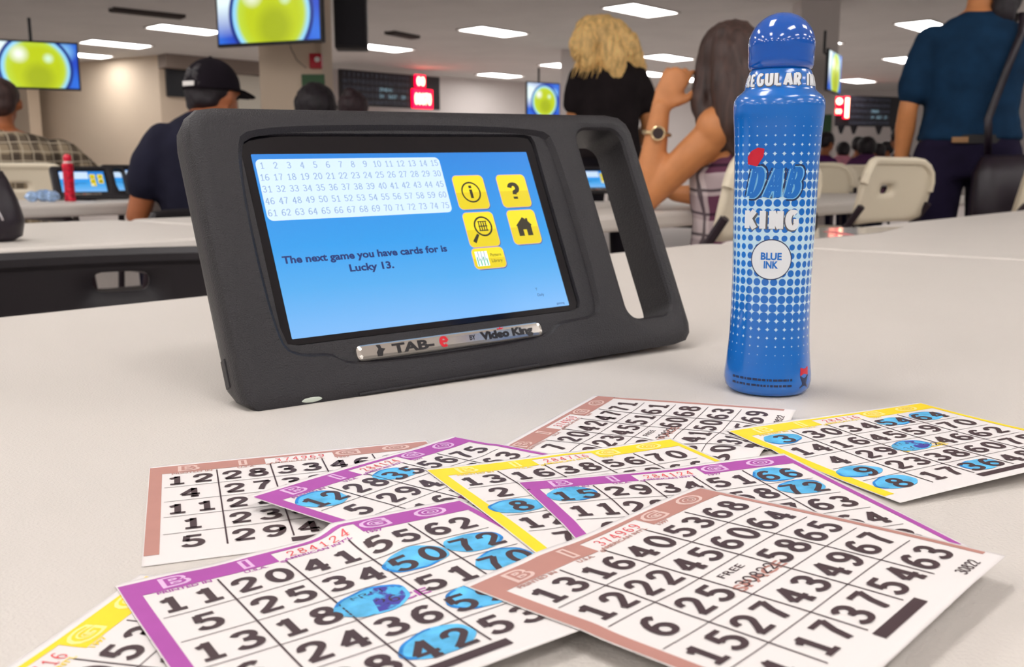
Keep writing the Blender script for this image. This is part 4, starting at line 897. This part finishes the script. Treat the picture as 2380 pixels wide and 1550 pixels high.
def make_tablet(full=True):
    t = thing('bingo_tablet', '', 'tablet'); S = 0.001; N_ = 160
    def ringp(x0, y0, x1, y1, r): return ring_match(rrect(x0, y0, x1, y1, r, 8), N_)
    rings = []
    def add(poly, z): rings.append([V(x*S, y*S, z*S) for x, y in poly])
    for ins, z, yb in ((12, -24, -69.3), (5, -23.5, -69.6), (1.5, -20, -71.4), (0, -13, -74.7), (0, -4, -78.9), (0.8, 0, -80.8), (2.2, 2.4, -81.0), (5, 3.9, -78.0), (8, 4.2, -73.5)):
        k_ = min(ins, 5); add(ringp(-114.5+ins, yb, 171-ins, 74-ins, [9-k_, 14-k_, 15-k_, 13-k_]), z)
    def groove(ins):
        p = [(-94+ins+12, 63-ins), (-94+ins, 63-ins-12), (-94+ins, -50), (-84+ins, -59+ins), (-66, -59+ins), (-60, -67.5+ins), (62, -67.5+ins), (68, -59+ins), (97, -59+ins), (105-ins, -52), (105-ins, 63-ins-10), (97-ins, 63-ins)]
        p = list(reversed(p))
        for _ in range(3): p = [q for i in range(len(p)) for q in ((p[i][0]*.75+p[(i+1) % len(p)][0]*.25, p[i][1]*.75+p[(i+1) % len(p)][1]*.25), (p[i][0]*.25+p[(i+1) % len(p)][0]*.75, p[i][1]*.25+p[(i+1) % len(p)][1]*.75))]
        return ring_match(p, N_)
    add(groove(0), 4.2); add(groove(2.2), 1.6); add(ringp(-89, -52, 91, 59, 5), 1.6); add(ringp(-88.4, -51.4, 90.4, 58.4, 4), -0.6)
    mb = MB(); mb.loft(rings); me = mb.mesh('b', m_case); o = bpy.data.objects.new('tmp', me); C.objects.link(o)
    mc = MB(); cr = []
    for ins, z in ((0, -40), (0, 1.5), (-1.2, 3.2), (-4, 4.25), (-4.2, 9)): cr.append([V(x*S, y*S, z*S) for x, y in rrect(123+ins, -62+ins, 159-ins, 62-ins, 9-ins, 8)])
    mc.loft(cr); co = bpy.data.objects.new('tmpc', mc.mesh('c', m_case)); C.objects.link(co)
    bo = o.modifiers.new('b', 'BOOLEAN'); bo.operation = 'DIFFERENCE'; bo.object = co; bo.solver = 'EXACT'
    bpy.context.view_layer.update(); m2 = bpy.data.meshes.new_from_object(o.evaluated_get(bpy.context.evaluated_depsgraph_get()))
    bpy.data.objects.remove(o); bpy.data.objects.remove(co)
    for p in m2.polygons: p.use_smooth = True
    m2.set_sharp_from_angle(angle=0.5); link_mesh('case', m2, t, [m_case])
    f = lambda z: (lambda x, y: V(x*S, y*S, z*S))
    mb = MB(); mb.prism([(x*S, y*S) for x, y in rrect(-88.2, -51.2, 90.2, 58.2, 4)], -0.0006, -0.0001); mb.build('glass_bezel', m_glass, t)
    mb = MB(); mb.prism([(x*S, y*S) for x, y in rrect(-83.8, -48.15, 83.8, 48.15, 0.3, 1)], -0.0001, 0.0002); sc_ = mb.build('screen', m_scr, t)
    m_panel = emat('panel_white', srgb(206, 228, 250), 1.0); m_num = emat('panel_number', srgb(140, 166, 200), 1.0); m_txt = emat('screen_text', srgb(22, 48, 116), 0.8)
    m_yel = emat('button_yellow', srgb(238, 218, 22), 1.0); m_yel2 = emat('button_yellow_low', srgb(222, 200, 10), 1.0); m_bsh = emat('button_shade', srgb(70, 84, 130), 0.8); m_blk = emat('button_symbol', srgb(52, 44, 14), 0.6)
    m_pk = emat('button_glow', srgb(210, 170, 200), 0.9); m_wh = emat('button_white', srgb(236, 246, 250), 1.0); m_gr = emat('button_green', srgb(60, 180, 130), 0.9)
    def flat(mb, poly, z): mb.add([V(x*S, y*S, z*S) for x, y in poly], [tuple(range(len(poly)))])
    mb = MB(); mb.cur = 0; flat(mb, rrect(-82.6, 12.4, 22.8, 45.4, 3), 0.26); mb.cur = 1
    for r in range(5):
        for c in range(15): put_num(mb, str(r*15+c+1), -79.5+c*7.04, 42.0-r*6.35, 3.7, f(0.3), sw=0.11, sx=0.9, gap=0.12)
    mb.build('number_panel', [m_panel, m_num], sc_)
    mb = MB(); put_text(mb, 'The next game you have cards for is', -33.5, -8.2, 3.7, f(0.3), bold=0.035, width=93); put_text(mb, 'Lucky 13.', -33.5, -15.0, 3.7, f(0.3), bold=0.035, width=25)
    put_text(mb, 'Daily', 66, -40.0, 1.6, f(0.3)); put_text(mb, 'Y', 64, -36.5, 1.6, f(0.3)); put_text(mb, 'gaming', 78, -46.2, 1.4, f(0.3)); mb.build('message_text', m_txt, sc_)
    def button(name, x0, y0, x1, y1, deco):
        mb = MB(); mb.cur = 3; flat(mb, rrect(x0+0.5, y0-0.7, x1+0.6, y1-0.5, 3), 0.24); mb.cur = 4; flat(mb, rrect(x0-0.35, y0-0.3, x1+0.3, y1+0.35, 3), 0.27)
        mb.cur = 0; flat(mb, rrect(x0, y0, x1, y1, 2.6), 0.31); mb.cur = 1; flat(mb, rrect(x0, y0, x1, (y0+y1)/2, [2.6, 2.6, 0.1, 0.1]), 0.34); mb.cur = 2; deco(mb, (x0+x1)/2, (y0+y1)/2)
        mb.build(name, [m_yel, m_yel2, m_blk, m_bsh, m_pk, m_wh, m_gr], sc_)
    def ringf(mb, cx, cy, r0, r1, z, n=36):
        vs = [V((cx+r*math.cos(2*PI*k/n))*S, (cy+r*math.sin(2*PI*k/n))*S, z*S) for r in (r0, r1) for k in range(n)]; mb.add(vs, [(k, n+k, n+(k+1) % n, (k+1) % n) for k in range(n)])
    def deco_i(mb, cx, cy): ringf(mb, cx, cy, 5.4, 6.3, 0.4); flat(mb, [(cx-0.9, cy-3.6), (cx+0.9, cy-3.6), (cx+0.9, cy+1.6), (cx-0.9, cy+1.6)], 0.4); flat(mb, [(cx-0.9, cy+2.4), (cx+0.9, cy+2.4), (cx+0.9, cy+4.0), (cx-0.9, cy+4.0)], 0.4)
    def deco_q(mb, cx, cy): put_num(mb, '?', cx, cy, 10.0, f(0.4), sw=0.26, sx=1.1)
    def deco_m(mb, cx, cy):
        ringf(mb, cx+1.6, cy+1.8, 5.0, 6.0, 0.4); flat(mb, [(cx-3.6, cy-2.2), (cx-2.4, cy-3.2), (cx-5.6, cy-8.0), (cx-7.4, cy-6.6)], 0.4)
        for k in range(4): flat(mb, [(cx-1.2+k*1.5, cy-0.8), (cx-0.5+k*1.5, cy-0.8), (cx-0.5+k*1.5, cy+4.6), (cx-1.2+k*1.5, cy+4.6)], 0.4)
        for yy in (-1.0, 4.4, 1.6): flat(mb, [(cx-1.4, cy+yy), (cx+4.4, cy+yy), (cx+4.4, cy+yy+0.6), (cx-1.4, cy+yy+0.6)], 0.42)
    def deco_h(mb, cx, cy): flat(mb, [(cx-4.8, cy-5.4), (cx-1.2, cy-5.4), (cx-1.2, cy-1.6), (cx+1.2, cy-1.6), (cx+1.2, cy-5.4), (cx+4.8, cy-5.4), (cx+4.8, cy+0.8), (cx+5.6, cy+0.8), (cx+3.4, cy+3.4), (cx+3.4, cy+5.2), (cx+2.0, cy+5.2), (cx+2.0, cy+4.6), (cx, cy+6.0), (cx-5.6, cy+0.8), (cx-4.8, cy+0.8)], 0.4)
    def deco_p(mb, cx, cy):
        mb.cur = 5; flat(mb, [(cx-8.6, cy-4.4), (cx-0.6, cy-4.4), (cx-0.6, cy+4.2), (cx-8.6, cy+4.2)], 0.4); mb.cur = 6
        for k in range(4): flat(mb, [(cx-8.0+k*2, cy-4.2), (cx-7.4+k*2, cy-4.2), (cx-7.4+k*2, cy+(1-k % 2)), (cx-8.0+k*2, cy+(1-k % 2))], 0.44)
        mb.cur = 3
        for k in range(1, 4): flat(mb, [(cx-8.6+k*2-0.15, cy-1.5), (cx-8.6+k*2+0.15, cy-1.5), (cx-8.6+k*2+0.15, cy+4.2), (cx-8.6+k*2-0.15, cy+4.2)], 0.44)
        mb.cur = 2; put_text(mb, 'Pattern', cx+4.8, cy+1.7, 1.9, f(0.4), width=7); put_text(mb, 'Library', cx+4.8, cy-1.7, 1.9, f(0.4), width=7)
    button('info_button', 27.9, 13.6, 48.0, 33.8, deco_i); button('help_button', 57.3, 13.6, 77.2, 33.6, deco_q); button('search_button', 28.3, -9.0, 48.1, 11.4, deco_m)
    button('home_button', 57.9, -9.2, 77.2, 11.5, deco_h); button('pattern_button', 27.9, -21.8, 48.6, -9.8, deco_p)
    m_chr = mat('badge_chrome', srgb(206, 200, 192), 0.16, metal=0.85); m_bt = mat('badge_black', (0.01, 0.008, 0.01), 0.3); m_br = mat('badge_red', srgb(215, 25, 45), 0.3)
    mb = MB(); rg = []
    for ins, z in ((0, 1.4), (0, 2.6), (0.7, 3.3), (2.0, 3.6)): rg.append([V(x*S, y*S, z*S) for x, y in rrect(-54+ins, -64.2+ins, 58.5-ins, -56.2-ins, 3.0-ins*0.9, 6)])
    mb.loft(rg); mb.smooth = True; bd = mb.build('badge', m_chr, t)
    mb = MB(); mb.cur = 0; put_text(mb, 'TAB-', -23.0, -60.2, 4.6, f(3.68), bold=0.045, width=24); put_text(mb, 'BY', 12.5, -60.0, 2.4, f(3.68), bold=0.03, sx=0.9); put_text(mb, 'Video King', 34.5, -60.0, 4.0, f(3.68), bold=0.06, width=34)
    flat(mb, [(-43.6, -63.0), (-41.0, -63.2), (-40.2, -61.0), (-38.8, -59.6), (-40.8, -59.2), (-41.2, -57.4), (-43.4, -57.2), (-42.6, -59.4), (-43.8, -61.0)], 3.68)
    mb.cur = 1; put_num(mb, 'e', -5.0, -58.6, 8.6, f(3.68), sw=0.19, sx=0.9); flat(mb, [(29.2, -57.6), (32.4, -57.6), (32.8, -56.6), (31.6, -57.1), (30.8, -56.3), (30.0, -57.1), (28.8, -56.6)], 3.7)
    mb.build('badge_lettering', [m_bt, m_br], bd)
    m_gap_light = mat('gap_light_paint', srgb(205, 214, 202), 0.4)
    mb = MB(); mb.smooth = True; mb.ell(V(-82*S, -78.4*S, 0.5*S), (11*S, 2.6*S, 3.4*S)); mb.build('gap_light_patch', m_gap_light, t)  # pale colour paints the light showing through a gap under the case
    mb = MB(); mb.box(V(-4*S, -80.2*S, 1.4*S), (108*S, 1.8*S, 4.5*S)); mb.build('stand_bar', m_case, t, bevel=0.0006)
    mb = MB(); R3 = [[V(a*S, y*S, z*S) for a in (-52, 52) for (y, z) in ((0, 0),)] for _ in ()]
    mb.add([V(x*S, y*S, z*S) for x in (-48, 52) for (y, z) in ((14, -23), (14, -27), (-46.5, -72), (-48, -69))], [(0, 1, 2, 3), (7, 6, 5, 4), (0, 4, 5, 1), (1, 5, 6, 2), (2, 6, 7, 3), (3, 7, 4, 0)]); mb.build('kickstand', m_case, t)
    mb = MB(); mb.box(V(-114.4*S, -58*S, -12*S), (1.2*S, 14*S, 6*S)); mb.build('port_cover', m_black_p, t, bevel=0.0004)
    mb = MB(); mb.box(V(170.6*S, 56*S, -8*S), (1.2*S, 10*S, 3*S)); mb.build('status_light', emat('status_green', srgb(150, 230, 60), 1.2), t)
    return t
def tab_matrix(cx, cy, cz, ya, ti, sp):
    c, s = math.cos(ya), math.sin(ya)
    def T(x, y):
        X, Y_ = x*math.cos(sp)-y*math.sin(sp), x*math.sin(sp)+y*math.cos(sp); a, b, d_ = X, Y_*math.sin(ti), Y_*math.cos(ti)
        return V(a*c-b*s, a*s+b*c, d_)
    ex, ey = T(1, 0), T(0, 1); n = ex.cross(ey)
    return Matrix(((ex.x, ey.x, n.x, cx), (ex.y, ey.y, n.y, cy), (ex.z, ey.z, n.z, cz), (0, 0, 0, 1)))
TB = make_tablet(); TB.matrix_world = tab_matrix(-0.04819, 0.50929, TT+0.0736, 0.59765, 0.43664, 0.0186)
TB['label'] = 'large black bingo tablet with blue screen and carrying handle on the front table'; TB['group'] = 'bingo tablets'
for (px, py, ya, ti, lab) in ((186, 466, 0.62, 0.60, 'small looking black bingo tablet behind the red bottle on the left'), (292, 462, 0.1, 0.5, 'black bingo tablet edge beside the arm of the person in the cap'),
                              (1385, 452, 0.3, 0.62, 'black bingo tablet glimpsed through the handle of the large tablet')):
    o = copy_tree(TB); p = on(px, py, TT)
    yy = -(0.0735)/math.cos(ti)*1.0
    h_ = 0.0795*math.cos(ti)+0.0; fwd = Matrix.Rotation(ya, 3, 'Z') @ V(0, 1, 0)
    if ti == 0.5: ya = 1.25
    o.matrix_world = tab_matrix(p.x, p.y+0.04, TT+h_+0.008, ya, ti, 0.0); o['label'] = lab

# ---------------------------------------------------------------- dabber bottles
PROF = [(0.0, 0.0), (16.5, 0.0), (18.6, 0.6), (20.2, 2.6), (20.9, 6), (20.8, 9), (20.3, 13), (19.5, 22), (19.1, 28), (18.8, 40), (18.7, 55), (18.9, 68), (19.3, 83), (19.5, 100), (19.7, 112), (20.3, 124), (20.9, 132), (21.1, 136.5), (20.8, 139.5), (19.6, 141.6), (17.4, 143.4), (16.2, 144.6), (15.9, 147), (15.2, 150), (14.0, 153.0), (12.4, 155.0), (0.0, 155.0)]
def rad(z):
    for i in range(1, len(PROF)-2):
        if PROF[i][1] <= z <= PROF[i+1][1] and PROF[i+1][1] > PROF[i][1]:
            t = (z-PROF[i][1])/(PROF[i+1][1]-PROF[i][1]); return PROF[i][0]*(1-t)+PROF[i+1][0]*t
    return PROF[1][0]
def label_mat(name, dark, light):
    m = mat(name, dark, 0.22, coat=0.5, spec=0.5); N = m.node_tree.nodes; L = m.node_tree.links; b = N['Principled BSDF']
    tc = N.new('ShaderNodeTexCoord'); sp = N.new('ShaderNodeSeparateXYZ'); L.new(tc.outputs['Object'], sp.inputs[0])
    def M(op, a, v=None, w_=None):
        n = N.new('ShaderNodeMath'); n.operation = op
        for i, q in enumerate((a, v, w_)):
            if q is None: continue
            if isinstance(q, (int, float)): n.inputs[i].default_value = q
            else: L.new(q, n.inputs[i])
        return n.outputs[0]
    u = M('FRACT', M('MULTIPLY', M('ARCTAN2', sp.outputs['Y'], sp.outputs['X']), 30/(2*PI))); v = M('FRACT', M('MULTIPLY', sp.outputs['Z'], 1/0.0041))
    d_ = M('SQRT', M('ADD', M('POWER', M('SUBTRACT', u, 0.5), 2), M('POWER', M('SUBTRACT', v, 0.5), 2)))
    dz = M('ABSOLUTE', M('SUBTRACT', sp.outputs['Z'], 0.074)); r = M('ADD', M('MULTIPLY', dz, 3.6), M('ADD', M('MULTIPLY', M('MULTIPLY', dz, dz), 45.0), 0.345))
    k = M('MULTIPLY', M('SUBTRACT', d_, M('SUBTRACT', r, 0.03)), 16.0); k.node.use_clamp = True
    mx = N.new('ShaderNodeMix'); mx.data_type = 'RGBA'; mx.inputs[6].default_value = (*dark, 1); mx.inputs[7].default_value = (*light, 1); L.new(k, mx.inputs[0]); L.new(mx.outputs[2], b.inputs['Base Color']); return m
def make_dabber(lm, capm, loc, facing, label, letters=True, dcol=None):
    t = thing('ink_dabber_bottle', label, 'bottle', loc, 0, 'ink dabber bottles'); S = 0.001
    mb = MB(); mb.smooth = True; pr = []
    for i in range(len(PROF)-1):
        (r0, z0), (r1, z1) = PROF[i], PROF[i+1]; n = max(1, int(abs(z1-z0)/3))
        for k in range(n): pr.append(((r0+(r1-r0)*k/n)*S, (z0+(z1-z0)*k/n)*S))
    pr.append((PROF[-1][0]*S, PROF[-1][1]*S)); pr = [(max(r, 1e-5), z) for r, z in pr]; mb.lathe(pr, n=72); mb.build('bottle_body', lm, t)
    mb = MB(); mb.smooth = True; pr = [(1e-5, 153.5), (12.5, 153.6), (14.3, 154.0), (14.9, 155.6), (15.0, 158.5)]+[(15.25*math.cos(a), 164.6+15.2*math.sin(a)) for a in [(-0.2+1.77*k/14) for k in range(14)]]+[(1e-5, 179.8)]
    mb.lathe([(r*S, z*S) for r, z in pr], n=64); mb.build('round_cap', capm, t)
    if not letters: 
        mb = MB(); mb.smooth = True; mb.lathe([(15.9*S, 144.6*S), (16.3*S, 145*S), (16.2*S, 147*S), (15.4*S, 150*S), (15.0*S, 150.4*S)], n=40); mb.build('neck_label', m_white, t); return t
    def W(lift):
        def f(x, z): R_ = rad(z)+lift; a = facing+x/rad(z); return V(R_*math.cos(a)*S, R_*math.sin(a)*S, z*S)
        return f
    def wpoly(mb, pts, lift, step=1.5):
        cx = sum(p[0] for p in pts)/len(pts); cz = sum(p[1] for p in pts)/len(pts); f = W(lift); n = len(pts); rg = []
        for k in range(6):
            q = k/5+1e-4; rg.append([f(cx+(x-cx)*q, cz+(z-cz)*q) for x, z in pts])
        mb.loft(rg, caps=False)
    m_w = mat('label_white', srgb(232, 236, 240), 0.35); m_o = mat('label_outline', srgb(28, 44, 84), 0.35); m_b2 = mat('label_blue', srgb(24, 112, 200), 0.3); m_rd = mat('label_red', srgb(205, 20, 48), 0.3); m_sh = mat('label_grey', srgb(92, 92, 96), 0.4)
    mats = [m_w, m_o, m_b2, m_rd, m_sh, mat('label_light_blue', srgb(120, 190, 236), 0.3)]
    mb = MB(); mb.cur = 1; put_num(mb, 'DAB', 1.2, 101.6, 14.0, W(0.08), sw=0.40, width=23.5, gap=0.34, shear=0.22); mb.cur = 5; put_num(mb, 'DAB', 1.2, 101.6, 14.0, W(0.13), sw=0.27, width=23.5, gap=0.34, shear=0.22); mb.cur = 2; put_num(mb, 'DAB', 1.2, 101.6, 14.0, W(0.18), sw=0.19, width=23.5, gap=0.34, shear=0.22)
    mb.cur = 4; put_num(mb, 'KING', 0.2, 84.2, 8.6, W(0.08), sw=0.40, width=23.5, gap=0.344); mb.cur = 0; put_num(mb, 'KING', 0.0, 84.5, 8.6, W(0.15), sw=0.30, width=25.5, gap=0.24)
    mb.cur = 3; wpoly(mb, [(-12.5, 110.0), (-7.5, 109.0), (-4.6, 113.5), (-4.2, 117.0), (-7.4, 117.6), (-10.8, 116.0), (-12.8, 113.4)], 0.16)
    mb.build('name_lettering', mats, t)
    mb = MB(); mb.cur = 1; wpoly(mb, [(0.8+9.6*math.cos(2*PI*k/40), 66+9.6*math.sin(2*PI*k/40)) for k in range(40)], 0.07); mb.cur = 0; wpoly(mb, [(0.8+9.1*math.cos(2*PI*k/40), 66+9.1*math.sin(2*PI*k/40)) for k in range(40)], 0.13)
    mb.cur = 2; put_text(mb, 'BLUE', 0.8, 67.6, 3.2, W(0.2), bold=0.04, width=9.5); put_text(mb, 'INK', 0.8, 63.6, 3.2, W(0.2), bold=0.04, width=6.5); mb.build('round_emblem', mats, t)
    mb = MB(); mb.cur = 4; put_num(mb, 'REGULAR INK', 3.2, 148.2, 5.6, W(0.06), sw=0.36, width=43, gap=0.2); mb.cur = 0; put_num(mb, 'REGULAR INK', 3.0, 148.4, 5.6, W(0.12), sw=0.25, width=43, gap=0.2); mb.build('neck_lettering', mats, t)
    mb = MB(); mb.cur = 1; random.seed(5)
    for z in (8.2, 5.4):
        x = -17.0
        while x < 13: l_ = random.uniform(0.8, 2.4); wpoly(mb, [(x, z), (x+l_, z), (x+l_, z+1.1), (x, z+1.1)], 0.08); x += l_+random.uniform(0.3, 0.6)
    mb.build('small_print', mats, t)
    mb = MB(); mb.cur = 3; wpoly(mb, [(18.5, 10.2), (25, 10.2), (25, 14.0), (18.5, 14.0)], 0.1); mb.cur = 1; wpoly(mb, [(18.5, 4.0), (25, 4.0), (25, 10.0), (18.5, 10.0)], 0.1); mb.build('corner_mark', mats, t)
    return t
m_cap_b = mat('cap_blue', srgb(0, 84, 182), 0.12, coat=0.6, spec=0.6)
make_dabber(label_mat('label_dots', srgb(0, 106, 198), srgb(196, 230, 248)), m_cap_b, (0.1268, 0.4610, TT+0.0003), math.atan2(-0.461, -0.1268)-0.07, 'blue dotted ink dabber bottle with round blue cap standing beside the large tablet')
p = on(164, 468, TT); m_cap_r = mat('cap_red', srgb(226, 20, 60), 0.2, coat=0.4)
make_dabber(mat('label_red_mottled', srgb(205, 14, 50), 0.3, noise_amt=0.55, noise_scale=70), m_cap_r, (p.x, p.y, TT+0.0003), 0, 'bright red ink dabber bottle in front of the left tablet', letters=False)
# crumpled wrapper beside the red bottle
mb = MB(); mb.smooth = False; p = on(103, 469, TT)
for k, (x, y, s) in enumerate(((-0.045, 0, 0.024), (-0.005, 0.012, 0.03), (0.035, -0.004, 0.026))): mb.ell((x, y, s*0.8), (s, s*0.8, s*0.8), None, 9, 6)
o = mb.build('crumpled_wrapper', mat('wrapper_blue', srgb(150, 178, 215), 0.3, noise_amt=0.5, noise_scale=60)); o.location = p
for v in o.data.vertices: v.co += Vector((noise.noise(v.co*90), noise.noise(v.co*90+Vector((5, 0, 0))), 0.5*noise.noise(v.co*70)))*0.012; v.co.z = max(v.co.z, 0.0005)
tag(o, 'crumpled pale blue wrapper lying left of the red bottle', 'wrapper')
# patch painting a red display's reflection near the seam of the front tables
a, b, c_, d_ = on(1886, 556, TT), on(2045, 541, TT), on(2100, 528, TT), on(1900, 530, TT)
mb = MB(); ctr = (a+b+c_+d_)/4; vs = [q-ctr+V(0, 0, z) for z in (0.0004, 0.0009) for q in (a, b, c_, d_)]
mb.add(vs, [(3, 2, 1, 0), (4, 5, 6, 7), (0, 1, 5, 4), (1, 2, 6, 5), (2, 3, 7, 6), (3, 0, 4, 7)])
o = mb.build('reflection_patch', mat('reflection_grey', srgb(176, 172, 170), 0.08, spec=0.6)); o.location = ctr; tag(o, 'thin grey patch painted as a reflection on the table right of the bottle', 'sleeve')
pr_ = on(1948, 543, TT)-ctr; mb = MB(); mb.prism([(pr_.x+x, pr_.y+y) for x, y in rrect(-0.012, -0.05, 0.012, 0.05, 0.004)], 0.0009, 0.0011); mb.build('red_reflection', mat('reflection_red', srgb(225, 100, 105), 0.3), o)  # red part of the painted reflection
